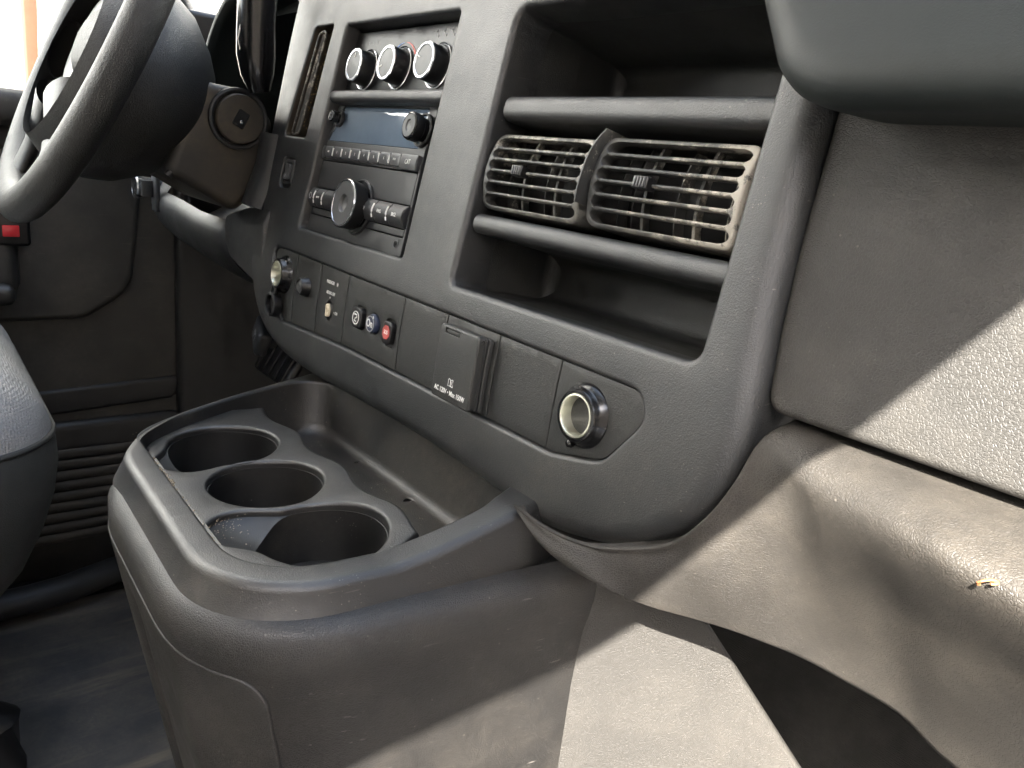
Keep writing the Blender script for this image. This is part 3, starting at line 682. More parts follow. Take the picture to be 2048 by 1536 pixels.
# ------------------------------------------------------------------ cup holder tray
def rise(y, x=-.3): return .0165 * max(0, (min(y, .262) - .185) / .0715) ** 1.3 * min(1, max(0, (x + .60) / .25))
FT = lambda x, y, w: (x, y, -.205 + w + rise(y, x) * (1 if w > -.009 else max(0, 1 + (w + .009) / .0095)))
tr = thing('cup_holder_tray', 'black moulded tray with three cup holders on top of the engine cover', 'cup holder', (-.45, .18, -.29))
SK = rpoly([(-.511, .0995, .022), (-.309, .0990, .062), (-.2980, .272, .006), (-.335, .345, .01), (-.680, .345, .01), (-.613, .205, .08), (-.580, .150, .06), (-.546, .1165, .03)], .002)
SK = soft(SK, 26)
INN = rpoly([(-.540, .1175, .010), (-.3300, .1175, .042), (-.3200, .256, .020), (-.345, .305, .02), (-.645, .300, .030), (-.602, .205, .06), (-.574, .155, .04), (-.556, .132, .02)], .002)
INN = soft(INN, 14)
m_ = MB(); plate(m_, SK, FT, r=.0060, depth=.0185, g=.012, nr=6, flare=.0060, holes=[dict(p=INN, r=.0028, d=.046, draft=.008, fr=.009, floor=True)])
m_.build('tray_rim', 'tray', tr, 60)
m_ = MB(); fill(m_, offset(INN, -.004), [], FT, -.0470, .02); m_.build('tray_floor', 'tray', tr)
cups = [(-.5245, .1705, .0375, 303), (-.4490, .1735, .0360, None), (-.3700, .1765, .0375, 235)]
holes = []; m2 = []
for cx, cy, r_, na in cups:
    th = np.linspace(0, 2 * math.pi, 72, endpoint=False); lobe = np.zeros(72); am = .0175 if na == 303 else .0270
    if na:
        dd = (np.degrees(th) - na + 180) % 360 - 180; lobe = am * np.exp(-(np.abs(dd) / 29) ** 3.0)
    out = np.array([(cx + (r_ + l) * math.cos(t), cy + (r_ + l) * math.sin(t)) for t, l in zip(th, lobe)])
    holes.append(dict(p=out, r=.0022, d=.0045, draft=0))
    cir = np.array([(cx + (r_ - .0006) * math.cos(t), cy + (r_ - .0006) * math.sin(t)) for t in th])
    c = MB(); rws = [[FT(x, y, -.0080 - .0045) for x, y in out]]
    for f_ in (.35, .7, 1.0):
        rws.append([FT(x * (1 - f_) + X * f_, y * (1 - f_) + Y * f_, -.0125 - .009 * (l / .027) * f_ ** .8) for (x, y), (X, Y), l in zip(out, cir, lobe)])
    for d_, k_ in ((-.040, .975), (-.070, .955), (-.078, .94), (-.080, .90)):
        rws.append([FT(cx + (X - cx) * k_, cy + (Y - cy) * k_, d_) for X, Y in cir])
    c.grid(rws, closed=True); c.add(rws[-1], [tuple(range(72))]); m2.append(c)
bk = []
for x in np.linspace(-.336, -.622, 62):
    y = .2235 - .0032 * math.cos(2 * math.pi * (x + .370) / .0775 + math.pi)
    bk.append((x, y))
fr_ = offset(INN, -.0022); fr_ = fr_[fr_[:, 1] < .200]
i0 = int(np.argmax(np.linalg.norm(fr_ - np.roll(fr_, 1, 0), axis=1))); fr_ = np.roll(fr_, -i0, 0)
DK = np.concatenate([fr_, np.array([(x, y) for x, y in bk if fr_[-1][0] - .002 > x > fr_[0][0] + .002] if fr_[0][0] < fr_[-1][0] else [(x, y) for x, y in bk])])
m_ = MB(); plate(m_, DK, FT, r=.0030, depth=.034, w=-.0080, g=.010, holes=holes, nr=4, flare=.004); m_.build('cup_deck', 'tray', tr, 55)
for c in m2: c.build('cup_well', 'cup', tr, 50)
# crumbs of grit caught along the rim and in the tray
m_ = MB()
def crumb(m_, x, y, z, r):
    v = [(x + r * random.uniform(.5, 1) * dx, y + r * random.uniform(.5, 1) * dy, z + r * random.uniform(.4, .9) * dz) for dx, dy, dz in ((1, 0, 0), (0, 1, 0), (-1, 0, 0), (0, -1, 0), (0, 0, 1), (0, 0, -1))]
    m_.add(v, [(0, 1, 4), (1, 2, 4), (2, 3, 4), (3, 0, 4), (1, 0, 5), (2, 1, 5), (3, 2, 5), (0, 3, 5)])
for _ in range(260):
    x = random.gauss(-.468, .014) if random.random() < .7 else random.uniform(-.55, -.37)
    crumb(m_, x, .1155 + abs(random.gauss(0, .0016)), -.2055 - random.random() * .004, random.uniform(.0004, .0015))
for _ in range(120):
    x, y = random.gauss(-.408, .012), random.gauss(.132, .006); crumb(m_, x, y, -.2145, random.uniform(.0002, .0006))
for _ in range(110):
    x, y = random.uniform(-.60, -.36), random.uniform(.232, .28); crumb(m_, x, y, -.2505, random.uniform(.0002, .0007))
setp(m_.build('grit', 'crumb', None), 'loose brown grit caught along the rim of the cup tray', 'grit', kind='stuff')
# ------------------------------------------------------------------ engine cover under the tray
ec = thing('engine_cover', 'grained black engine cover console below the cup holder tray', 'engine cover', (-.45, .25, -.73))
PB = ccw(SK); i0 = int(np.argmax(PB[:, 1] + PB[:, 0] * -.2)); 
pth = rpoly([(-.70, .36, 0), (-.582, .1460, .09), (-.503, .0930, .034), (-.302, .0930, .076), (-.272, .36, 0)], .002)
j = int(np.argmin(np.linalg.norm(pth - np.array([-.70, .36]), axis=1))); pth = np.roll(pth, -j, 0)
pth = pth[:int(np.argmin(np.linalg.norm(pth - np.array([-.272, .36]), axis=1))) + 1]
pth = soft(pth, 26, closed=False)
seg = np.r_[0, np.cumsum(np.linalg.norm(np.diff(pth, axis=0), axis=1))]; LT = seg[-1]
tg = np.gradient(pth, seg, axis=0); tg /= np.linalg.norm(tg, axis=1, keepdims=True); nrm = np.stack([tg[:, 1], -tg[:, 0]], 1)
def Bd(t, z, w):
    x = np.interp(t, seg, pth[:, 0]); y = np.interp(t, seg, pth[:, 1]); nx = np.interp(t, seg, nrm[:, 0]); ny = np.interp(t, seg, nrm[:, 1])
    y2 = y + max(0, -.245 - z) * .19 * min(1, max(0, (.34 - y) / .24))
    return (x + nx * w, y2 + ny * w, z)
rows = []
ts = np.r_[np.linspace(0, seg[np.argmin(pth[:, 1])] - .05, 16), np.linspace(seg[np.argmin(pth[:, 1])] - .045, LT * .999, 110)]
for w_, z in [(-.010, -.2195), (-.003, -.2205), (.0020, -.2225), (.0052, -.2265), (.0066, -.232), (.0068, -.240), (.0060, -.250), (.0045, -.262), (.0040, -.30), (.0040, -.36), (.004, -.42), (.004, -.50), (.004, -.60), (.004, -.73)]:
    rows.append([Bd(t, z, w_) for t in ts])
MB().grid(rows).build('cover_body', 'leather2', ec, 60)
tR = float(np.interp(.122, pth[len(pth) // 2:, 1], seg[len(pth) // 2:]))
tL = float(seg[np.argmin(pth[:, 1])]) - .06
tC = float(seg[np.argmin(np.abs(pth[:, 0] + .445) + 10 * (pth[:, 1] > .2))])
m_ = MB(); q = rpoly([(tL - .02, -.70, .01), (tR, -.70, .01), (tR, -.2505, .016), (tL - .02, -.2460, .01)], .002)
plate(m_, q, lambda x, y, w: Bd(x, y, w + .0068 - .009 * math.exp(-((x - tC) / .011) ** 2) * min(1, max(0, (-.265 - y) / .05)) + .0045 * math.exp(-((x - tR + .045) / .016) ** 2) * min(1, max(0, (-.258 - y) / .03))), r=.0012, depth=.004, g=.0055, nr=3)
m_.build('access_panel', 'leather2', ec, 50)
# ------------------------------------------------------------------ flared side panel of the footwell (sunlit)
dO = Vector((-.2745, .300, 0)); dA = Vector((.625, .78, 0)).normalized(); dN = Vector((.78, -.625, 0)).normalized()
def FS(a, z, w): p = dO + dA * a + dN * w; return (p.x, p.y, z)
def pS(p):
    r = Vector(ray(p)); k = dO.dot(dN) / r.dot(dN); q_ = r * k; return ((q_ - dO).dot(dA), q_.z)
q = [pS(p) for p in ((1197, 1150), (1150, 1300), (1076, 1536), (1030, 1680))] + [pS(p) for p in ((1705, 1700), (1600, 1536), (1452, 1306), (1395, 1218), (1330, 1150))]
q = [(a, z, .006) for a, z in q]
m_ = MB(); plate(m_, rpoly(q, .003), FS, r=.0035, depth=.008, g=.02, nr=4)
setp(m_.build('footwell_panel', 'side', None, 60), 'pale dusty grained footwell panel in bright sun beside the engine cover', 'side panel')
# small curled wood chip on the bolster
m_ = MB(); from mathutils.bvhtree import BVHTree
_b = BVHTree.FromPolygons([v.co + Vector(BASE[kb.name]) for v in kb.data.vertices], [tuple(p.vertices) for p in kb.data.polygons])
c0 = _b.ray_cast(Vector((0, 0, 0)), Vector(ray((1972, 1158))).normalized())[0] + Vector((0, -.0012, .0006)); tube(m_, [tuple(c0 + Vector((.0034 * math.cos(a) + .0008 * a, -.0006 + .0012 * math.sin(a * 2), .0016 * math.sin(a) - .0009 * a))) for a in np.linspace(-.6, 3.0, 10)], .0007, 6, ry=.0004)
setp(m_.build('wood_chip', 'wood', None), 'tiny curled orange wood chip lying on the grained lower dash', 'wood chip')

# ================================================================== driver side
# ---- floor, firewall, sill
m_ = MB(); m_.grid([[(x, y, -.735) for x in np.linspace(-1.33, .50, 12)] for y in np.linspace(-1.3, .62, 10)]); m_.grid([[(x, .62 + .30 * t, -.735 + .22 * t * t + .15 * t) for x in np.linspace(-1.33, .50, 12)] for t in np.linspace(0, 1, 8)])
setp(m_.build('floor', 'carpet', None), kind='structure')
m_ = MB(); m_.grid([[(x, .92 - .02 * t, -.365 + .40 * t) for x in np.linspace(-1.33, .50, 8)] for t in np.linspace(0, 1, 5)]); setp(m_.build('wall', 'carpet', None), kind='structure')
mt_ = MB(); plate(mt_, rpoly([(-1.24, -.45, .03), (-.66, -.45, .03), (-.62, .42, .05), (-1.22, .42, .05)], .01), lambda x, y, w: (x, y, -.726 + w + .0), r=.003, depth=.006, g=.05); fm = mt_.build('floor_mat', 'mat_', None)
setp(fm, 'worn black rubber floor mat with dusty streaks below the driver seat', 'floor mat')
m_ = MB(); tube(m_, [tuple(pZ(p, -.70)) for p in ((-60, 1222), (0, 1212), (60, 1198), (130, 1178), (230, 1140), (300, 1115))], .026, 14, ry=.02); setp(m_.build('sill_strip', 'dark', None), 'dark raised strip along the edge of the driver floor', 'trim strip')
# ---- driver door
dr = thing('driver_door', 'dark grey driver door inner panel with armrest and red reflector', 'door', (-1.32, 0, -.70))
FD = lambda y, z, w: (-1.325 + w, y, z)
m_ = MB(); plate(m_, rpoly([(-1.2, -.74, .002), (.392, -.74, .002), (.392, -.02, .03), (-1.2, -.005, .02)], .01), lambda a, b, w: FD(a, b, w), r=.012, depth=.05, g=.08, w=0); m_.build('door_panel', 'door', dr)
m_ = MB(); plate(m_, rpoly([(-1.1, -.318, .03), (.215, -.296, .05), (.283, -.250, .06), (.305, -.05, .03), (-1.1, -.04, .02)], .006), FD, r=.010, depth=.02, w=.014, g=.08, nr=6); m_.build('padded_insert', 'door', dr)
m_ = MB(); plate(m_, rpoly([(-1.1, -.63, .02), (.36, -.63, .02), (.36, -.462, .02), (-1.1, -.475, .02)], .01), FD, r=.012, depth=.06, w=.012, g=.1, nr=5); m_.build('map_pocket', 'dark', dr)
m_ = MB(); plate(m_, rpoly([(.150, -.452, .012), (.345, -.440, .012), (.362, -.40, .01), (.13, -.412, .02)], .006), FD, r=.006, depth=.012, w=.006, g=.1, nr=5); m_.build('pocket_flap', 'dark', dr)
for i in range(9):
    m_ = MB(); z = -.512 - .018 * i; tube(m_, [(-1.304, y, z) for y in np.linspace(-.2, .33, 6)], .0030, 8, ry=.0080); m_.build('rib', 'door', dr)
m_ = MB(); rbox(m_, (-1.285, -.21, -.245), (.085, .66, .030), .012, None, 4); rbox(m_, (-1.295, .104, -.205), (.06, .05, .09), .018, None, 4); m_.build('armrest', 'bezel', dr)
c0 = pX((25, 462), -1.262)
m_ = MB(); rbox(m_, (-1.285, c0[1] - .004, c0[2] + .006), (.045, .052, .055), .006, None, 3); sp = m_.build('switch_block', 'black', dr)
m_ = MB(); rbox(m_, (-1.262, c0[1] - .002, c0[2]), (.006, .0200, .0155), .001, None, 2); m_.build('red_reflector', 'refl', dr)
m_ = MB(); rbox(m_, (-1.31, -.4, .005), (.07, 1.6, .05), .018, None, 4); m_.build('window_sill', 'bolst', dr)
m_ = MB(); m_.grid([[(-1.335, y, z) for y in (-1.2, .38)] for z in (.02, .50)]); m_.build('window_pane', 'glass', dr)
for pth_ in ([(-1.33, .42, -.02), (-1.30, .36, .14), (-1.20, .16, .56)], [(-1.33, -1.2, .0), (-1.22, -1.2, .56)]):
    m_ = MB(); tube(m_, pth_, .028, 10); m_.build('window_frame', 'dark', dr)
# kick panel in front of the door
m_ = MB(); rbox(m_, (-1.325, .66, -.37), (.04, .62, .80), .01); setp(m_.build('kick_panel', 'dark', None), 'black kick panel deep in the driver footwell', 'kick panel')
# ---- driver seat
se = thing('driver_seat', 'driver seat cushion of pale grey cloth with dark vinyl side', 'seat', (-.98, -.2, -.70))
SO = rpoly([(-1.22, -.55, .10), (-.735, -.55, .10), (-.735, .100, .085), (-1.22, .100, .085)], .01)
def seatrows(lv, mt, nm, chan=0, close=False):
    m_ = MB(); rows = []
    for d, z in lv:
        q_ = offset(SO, d); rows.append([(x, y, z - chan * max(0, (z + .288) / .05 if z < -.238 else 1) * math.exp(-(((x + .747 + 10 * .046) % .046 - .023) / .005) ** 2)) for x, y in q_])
    m_.grid(rows, closed=True)
    if close: m_.add(rows[-1], [tuple(range(len(rows[-1])))])
    return m_.build(nm, mt, se, 60)
tp = [(-.0 - .080 * (1 - math.cos(a)), -.288 + .062 * math.sin(a)) for a in np.linspace(0, math.pi / 2, 14)]
seatrows(tp + [(-.11, -.224), (-.16, -.222), (-.21, -.221)], 'seatf', 'cushion_top', .006, True)
seatrows([(.000, -.289), (.003, -.296), (.004, -.32), (.000, -.35), (-.012, -.39), (-.03, -.43), (-.06, -.47), (-.10, -.50)], 'seatv', 'cushion_side')
m_ = MB(); tube(m_, [(x, y, -.288) for x, y in offset(SO, .0010)], .0028, 8, closed=True); m_.build('piping', 'seatv', se)
m_ = MB(); rbox(m_, (-1.0, -.25, -.60), (.34, .5, .22), .02); m_.build('pedestal', 'dark', se)
m_ = MB(); rbox(m_, (-1.0, -.62, .05), (.46, .14, .66), .05, None, 4); m_.build('backrest', 'seatf', se)
m_ = MB(); c0 = pZ((-50, 1450), -.60); tube(m_, [(c0[0], c0[1] - .1, -.62), (c0[0], c0[1], -.585), (c0[0] + .005, c0[1] + .018, -.60), (c0[0], c0[1] + .02, -.66), (c0[0], c0[1] + .02, -.73)], .022, 12); m_.build('seat_rail', 'black', se)

# ---- lower left dash with tray, head lamp switch
ld = thing('lower_dash', 'curved lower dash panel with small open pocket left of the centre trim', 'dash panel', (-1.0, .30, -.2))
def loftx(xs, prof, mt, nm, par, ang=50, rnd=0):
    m_ = MB(); rows = []
    for x, dy, dz in xs: rows.append([(x, y + dy, z + dz) for y, z in prof])
    m_.grid(rows); return m_.build(nm, mt, par, ang)
PK = [(-1.060, -.088), (-1.0, -.080), (-.92, -.076), (-.80, -.072)]
prof = [(.36, -.062), (.325, -.070), (.300, -.077), (.288, -.082), (.281, -.088), (.278, -.096), (.278, -.105), (.281, -.116), (.288, -.130), (.300, -.142), (.33, -.160), (.40, -.18), (.50, -.19)]
xs = [(-1.215, .030, .006), (-1.205, .012, .004), (-1.19, .006, .003), (-1.16, .003, .002), (-1.12, .0, .0), (-1.05, .0, -.003), (-.98, .002, -.009), (-.92, .004, -.010), (-.886, .005, -.009), (-.880, .010, -.009)]
# front face with an opening for the pocket on its upper edge
m_ = MB(); rows = []
for x, dy, dz in xs: rows.append([(x, y + dy, z + dz) for y, z in prof[3:]])
m_.grid(rows); rows = []
for x, dy, dz in xs[:5]: rows.append([(x, y + dy, z + dz) for y, z in [(.42, .010), (.385, -.005), (.35, -.030), (.318, -.050), (.298, -.066)] + prof[3:4]])
m_.grid(rows); m_.build('knee_panel', 'bezel', ld, 60)
m_ = MB(); rows = []
for x, dy, dz in [(x, dy, dz) for x, dy, dz in xs[4:]] + [(-.80, .008, -.004), (-.76, .02, .0)]:
    rows.append([(x, .288 + dy, -.082 + dz), (x, .294 + dy, -.086 + dz), (x, .300 + dy, -.100 + dz), (x, .312 + dy, -.108 + dz), (x, .34 + dy, -.108 + dz), (x, .365 + dy, -.095 + dz), (x, .385 + dy, -.045)])
m_.grid(rows); m_.build('open_pocket', 'col', ld, 60)
m_ = MB(); q = rpoly([(-.8790, -.0850, .012), (-.790, -.0620, .01), (-.760, -.0600, .01), (-.760, -.1480, .01), (-.862, -.1290, .022), (-.8760, -.1130, .02)], .003)
plate(m_, q, lambda x, z, w: (x, .285 - w - .25 * max(0, z + .105) ** 1.0 * 0 + 4.0 * max(0, z + .082) ** 1.5, z), r=.0035, depth=.03, g=.02, nr=5)
m_.build('end_panel', 'bezel', ld, 60)
c0 = Vector(pX((302, 378), -1.135)); m_ = MB(); rbox(m_, (c0.x, c0.y + .006, c0.z), (.024, .006, .058), .002); sw = m_.build('switch_panel', 'key', ld)
m_ = MB(); rbox(m_, (c0.x - .004, c0.y - .004, c0.z), (.004, .014, .022), .001); rbox(m_, (c0.x - .010, c0.y - .010, c0.z + .010), (.014, .004, .004), .001); m_.build('lever', 'cap', sw)
hk = Vector(pX((273, 372), -1.19)); Fk = Matrix.Translation(hk) @ Matrix.Rotation(rad(90), 4, 'X')
m_ = MB(); lathe(m_, [(.012, -.04), (.0135, -.010), (.0165, -.002)], Fk, 28); kk = m_.build('lamp_knob', 'black', ld)
m_ = MB(); lathe(m_, [(.0165, -.002), (.0175, .001), (.0160, .003), (.0140, .0015), (.0001, .0012)], Fk, 28); m_.build('knob_ring', 'chrome', kk)
# brake release handle with symbol, brake pedal
c0 = Vector(pY((507, 668), .40)); pb = thing('brake_release', 'grey parking brake release handle with printed P symbol in the footwell', 'brake handle', tuple(c0))
m_ = MB(); Fp = Matrix.Translation(c0) @ Matrix.Rotation(rad(-12), 4, 'Z') @ Matrix.Rotation(rad(78), 4, 'X') @ RZ(-22)
rbox(m_, (0, 0, -.012), (.060, .040, .020), .007, Fp); rbox(m_, (0, .03, -.03), (.02, .09, .012), .004, Fp); m_.build('handle', 'radio', pb)
text('(P)', .016, Fp @ T3(.0, .0, -.0018), 'grey', pb, 'symbol', bold=.01)
c0 = Vector(pY((560, 725), .46)); m_ = MB(); Fp = Matrix.Translation(c0) @ Matrix.Rotation(rad(60), 4, 'X'); rbox(m_, (0, 0, 0), (.13, .06, .014), .006, Fp); rbox(m_, (.0, .10, -.03), (.02, .20, .012), .003, Fp)
for k in range(5): rbox(m_, (-.05 + k * .025, 0, .008), (.008, .05, .004), .001, Fp)
setp(m_.build('brake_pedal', 'black', None), 'black ribbed brake pedal in the shade behind the tray', 'pedal')
# ---- steering column and wheel
ax = Vector((0, .914, -.407)); pu = Vector((0, .407, .914)); WC = Vector((-.925, .172, .085))
Fw = Matrix(((1, 0, 0, WC.x), (0, pu.y, -ax.y, WC.y), (0, pu.z, -ax.z, WC.z), (0, 0, 0, 1)))     # local x across, y up the wheel, z to the driver
sw = thing('steering_wheel', 'black four spoke steering wheel seen from its right side', 'steering wheel', tuple(WC))
m_ = MB(); tube(m_, [tuple(Fw @ Vector((.188 * math.cos(a), .188 * math.sin(a), 0))) for a in np.linspace(0, 2 * math.pi, 96, endpoint=False)], 0.0195, 20, ry=.0165, closed=True, upv=tuple(ax)); m_.build('rim', 'wheel', sw, 80)
m_ = MB(); rows = []
for r_, h in [(.055, -.022), (.060, -.006), (.056, .002), (.046, .006), (.025, .008), (.0001, .008)]: rows.append([tuple(Fw @ Vector((r_ * math.cos(t) * 1.15, r_ * math.sin(t) - .012, h))) for t in np.linspace(0, 2 * math.pi, 48, endpoint=False)])
m_.grid(rows, closed=True); m_.build('hub_pad', 'dark', sw, 70)
for a in (-10, 190, -62, 242):
    m_ = MB(); c, s_ = math.cos(rad(a)), math.sin(rad(a)); rows = []
    for k, (r_, hw, hz, zz) in enumerate([(.075, .034, .014, .008), (.105, .026, .011, .004), (.140, .021, .008, .001), (.165, .024, .008, .0), (.184, .034, .008, .0)]):
        q_ = circ(0, 0, 1, 16); rows.append([tuple(Fw @ Vector((r_ * c - hw * x * s_, r_ * s_ + hw * x * c - .012 * (1 - r_ / .188), zz + hz * y))) for x, y in q_])
    m_.grid(rows, closed=True); m_.build('spoke', 'bezel' if a in (-62, 242) else 'wheel', sw, 70)
m_ = MB(); rows = []
for a_, r_, k in [(-.02, .090, 1), (.0, .104, 1), (.030, .110, 1), (.060, .099, 1), (.086, .078, 1), (.100, .062, 1), (.108, .045, 1), (.110, .02, 1)]:
    rows.append([tuple(WC + ax * a_ + pu * (-.034 + r_ * math.sin(t) * (.97 if math.sin(t) < 0 else .95)) + Vector((.02 + r_ * 1.25 * math.cos(t), 0, 0))) for t in np.linspace(0, 2 * math.pi, 64, endpoint=False)])
m_.grid(rows, closed=True); m_.add(rows[-1], [tuple(range(64))]); hb = m_.build('hub_back_cover', 'wheel', sw, 70)
c0 = pX((350, 186), -.775); m_ = MB(); lathe(m_, [(.003, .004), (.0001, .004)], Matrix.Translation(c0) @ Matrix.Rotation(rad(90), 4, 'Y'), 12); m_.build('screw_hole', 'gap', hb)
scl = thing('steering_column', 'dusty steering column shroud with ignition lock behind the wheel', 'steering column', (-.88, .30, .0))
cp_ = [pX(p, -.815) for p in ((395, 150), (432, 166), (480, 176), (522, 200), (548, 245), (545, 320), (520, 385), (470, 425), (395, 380), (330, 345))]
q = rpoly([(p[1], p[2], .012) for p in cp_], .003)
m_ = MB(); plate(m_, q, lambda y, z, w: (-.815 + w, y, z), r=.010, depth=.16, g=.02, nr=6, holes=[]); m_.build('shroud', 'col', scl, 60)
c0 = Vector(pX((478, 238), -.812)); Fi = Matrix.Translation(c0) @ Matrix.Rotation(rad(90), 4, 'Y')
m_ = MB(); lathe(m_, [(.030, -.004), (.0295, .001), (.0275, .002), (.0255, .001), (.0245, -.003)], Fi, 40); m_.build('lock_ring', 'dark', scl)
m_ = MB(); lathe(m_, [(.0240, -.003), (.0240, .0045), (.0228, .0060), (.0195, .0062), (.0001, .0062)], Fi, 40); lk = m_.build('ignition_lock', 'col', scl)
m_ = MB(); rbox(m_, (0, 0, .0062), (.017, .012, .0016), .0015, Fi @ RZ(-28)); m_.build('key_slot', 'gap', lk)
m_ = MB(); rbox(m_, (.003, 0, .0072), (.003, .003, .001), .0004, Fi); m_.build('key_gate', 'chrome', lk)
m_ = MB(); tube(m_, [pX(p, -.822) for p in ((428, 172), (415, 215), (395, 270), (370, 315), (335, 352))], .004, 8); m_.build('seam', 'dark', scl)
m_ = MB(); tube(m_, [pX(p, -.80) for p in ((548, 270), (538, 330), (520, 380), (508, 415))], .020, 12, ry=.012); m_.build('boot', 'dark', scl)
ls = thing('shift_lever', 'black shift lever standing up before the instrument cluster', 'lever', pX((515, 170), -.80))
m_ = MB(); tube(m_, [pX(p, -.80) for p in ((520, -60), (515, 0), (512, 60), (512, 110), (515, 150), (520, 185))], [.0185, .0185, .0182, .0185, .016, .010], 20, upv=(0, 1, 0)); m_.build('grip', 'gloss', ls)
m_ = MB(); tube(m_, [pX(p, -.795) for p in ((489, -20), (486, 20), (481, 52), (476, 78), (479, 92), (482, 105))], .0009, 6, upv=(0, 1, 0)); m_.build('chrome_line', 'chrome', ls)
# ---- instrument cluster
ic = thing('instrument_cluster', 'dark instrument cluster recess under an arched hood', 'instrument cluster', (-.95, .42, .0))
def arch(a, rx, rz, x0=-.955, z0=.0): return (x0 + rx * math.cos(a), z0 + rz * math.sin(a))
m_ = MB(); rows = []
AA = np.linspace(-.1, math.pi + .1, 40)
for y, k in ((.60, 1.05), (.42, 1.06), (.352, 1.05), (.342, 1.03), (.340, 1.01), (.342, .99), (.352, .98), (.45, .96), (.56, .93)): rows.append([(arch(a, .215 * k, .178 * k)[0], y - .03 * math.sin(a) * 0, arch(a, .215 * k, .178 * k)[1]) for a in AA])
m_.grid(rows); m_.build('hood', 'pad', ic, 70)
m_ = MB(); q = np.array([arch(a, .205, .170) for a in np.linspace(-.1, math.pi + .1, 30)]); fill(m_, ccw(q), [], lambda x, z, w: (x, .50 + (z) * .25, z), 0, .03); m_.build('lens', 'gloss', ic)
m_ = MB(); rbox(m_, (-.95, .42, -.035), (.46, .14, .05), .012); rbox(m_, (-.80, .38, .028), (.10, .10, .018), .004); m_.build('lower_surround', 'dark', ic)
# ---- dash top
m_ = MB(); rows = []
for x in np.linspace(-1.30, .50, 8): rows.append([(x, y, z) for y, z in ((.395, .150), (.42, .178), (.46, .190), (.60, .185), (.80, .170), (.98, .16))])
m_.grid(rows); dbt = thing('dashboard', 'hidden dark body of the dashboard behind the trim panels', 'dashboard', (-.4, .6, 0)); m_.build('upper_skin', 'pad', dbt)
m_ = MB(); m_.grid([[(x, y, z) for y, z in ((.50, -.19), (.62, -.17), (.80, -.10), (.90, .0))] for x in np.linspace(-1.28, .30, 6)]); m_.build('underside', 'black', dbt)
m_ = MB(); rbox(m_, (-1.05, .47, -.105), (.56, .12, .15), .01); rbox(m_, (-.81, .39, -.02), (.06, .10, .26), .01); rbox(m_, (-1.265, .45, .0), (.03, .2, .34), .01); m_.build('core', 'black', dbt)
m_ = MB(); rbox(m_, (-.10, .52, .02), (.60, .10, .26), .01); m_.build('core', 'black', dbt)

# ================================================================== van shell and surroundings
vs = thing('van_body', 'white van body whose roof and pillars enclose the cab', 'van body', (-.44, 0, .5))
m_ = MB(); rbox(m_, (-.455, -1.03, .720), (1.718, 2.1, .03), .004); m_.build('roof', 'shell', vs)
m_ = MB(); m_.grid([[(x, y, z) for x in np.linspace(-1.2, .36, 6)] for y, z in ((.02, .705), (.95, .17))]); m_.build('windshield', 'glass', vs)
for x in (-1.26, .42):
    m_ = MB(); tube(m_, [(x, .98, .12), (x * .99 + .0, .50, .43), (x * .93 if x < 0 else x * .93, .02, .71)], .035, 10); m_.build('pillar', 'dark', vs)
    m_ = MB(); tube(m_, [(x, -1.25, -.72), (x, -1.25, .0), (x * .95, -1.22, .70)], .05, 10); m_.build('pillar', 'dark', vs)
m_ = MB(); rbox(m_, (-.44, -2.05, -.1), (1.7, .03, 1.7), .005); m_.build('rear_bulkhead', 'shell', vs)
m_ = MB(); rbox(m_, (-1.345, -1.65, -.1), (.03, .8, 1.7), .005); rbox(m_, (.46, -1.65, -.1), (.03, .8, 1.7), .005); m_.build('side_wall', 'paintw', vs)
m_ = MB(); rbox(m_, (-.44, 1.35, -.02), (1.5, .75, .06), .02); m_.build('bonnet', 'paintw', vs)
ps = thing('passenger_seat', 'grey cloth passenger seat behind the photographer', 'seat', (.05, -.6, -.7))
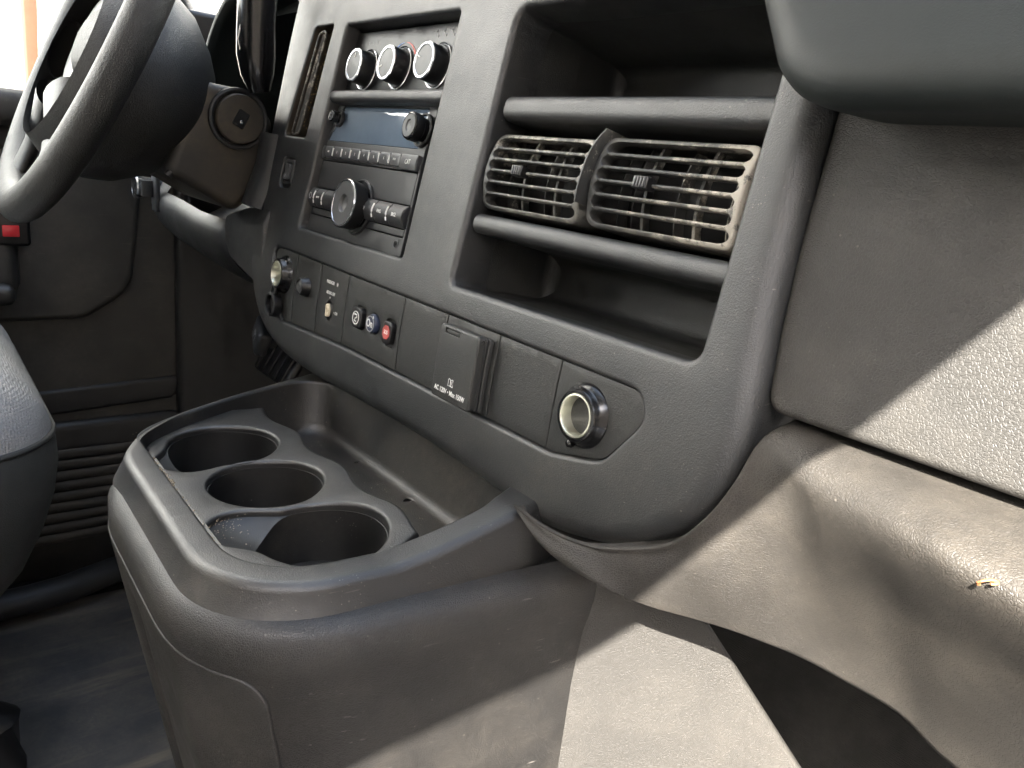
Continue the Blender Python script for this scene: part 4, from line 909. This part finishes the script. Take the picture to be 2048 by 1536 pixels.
m_ = MB(); rbox(m_, (.08, -.42, -.36), (.50, .50, .20), .06, None, 5); m_.build('cushion', 'seatv', ps)
m_ = MB(); rbox(m_, (.08, -.74, .03), (.50, .14, .72), .05, None, 5); m_.build('backrest', 'seatv', ps)
GZ = -1.35
m_ = MB(); rbox(m_, (-3, 8.8, 2.6), (16, .3, 8.0), .01); setp(m_.build('added_bounce_wall', 'wallw', None), 'added tall white wall bouncing sunlight in through the windshield', 'wall')  # unseen reflector, added to brighten the light through the windshield
m_ = MB(); rbox(m_, (2.9, -2, .38), (.3, 12, 3.56), .01); setp(m_.build('added_light_blocker', 'beige2', None), 'added dark screen blocking side light beyond the open passenger door', 'light blocker')  # unseen occluder, added to cut sky light from the passenger side
m_ = MB(); m_.grid([[(x, y, GZ) for x in np.linspace(-60, 60, 9)] for y in np.linspace(-60, 60, 9)]); setp(m_.build('ground', 'conc', None), kind='structure')
m_ = MB(); rbox(m_, (-4.4, 1.6, 2.2), (.2, 14, 7.2), .01); setp(m_.build('garage_wall', 'wallw', None), 'bright white garage wall outside the driver window', 'wall')
x0 = -3.0; a = pX((42, 100), x0); b = pX((82, 100), x0)
m_ = MB(); rbox(m_, (x0, (a[1] + b[1]) / 2, .4), (.12, b[1] - a[1], 3.4), .01); setp(m_.build('door_post', 'redp', None), 'orange red door post seen through the driver window', 'post')
a = pX((86, 100), x0 - .2); b = pX((150, 100), x0 - .2)
m_ = MB(); rbox(m_, (x0 - .3, (a[1] + b[1]) / 2 + .5, .4), (.1, b[1] - a[1] + 1.0, 3.4), .01); 
for k in range(5): rbox(m_, (x0 - .24, (a[1] + b[1]) / 2 + .5, .1 + k * .35), (.03, b[1] - a[1] + 1.0, .02), .003)
setp(m_.build('siding', 'beige', None), 'beige siding beside the orange red door post', 'siding')
m_ = MB(); tube(m_, [pX(p, x0 + .12) for p in ((87, -40), (90, 100), (93, 260))], .018, 10); setp(m_.build('drain_pipe', 'grey', None), 'thin pale pipe beside the orange red post', 'pipe')
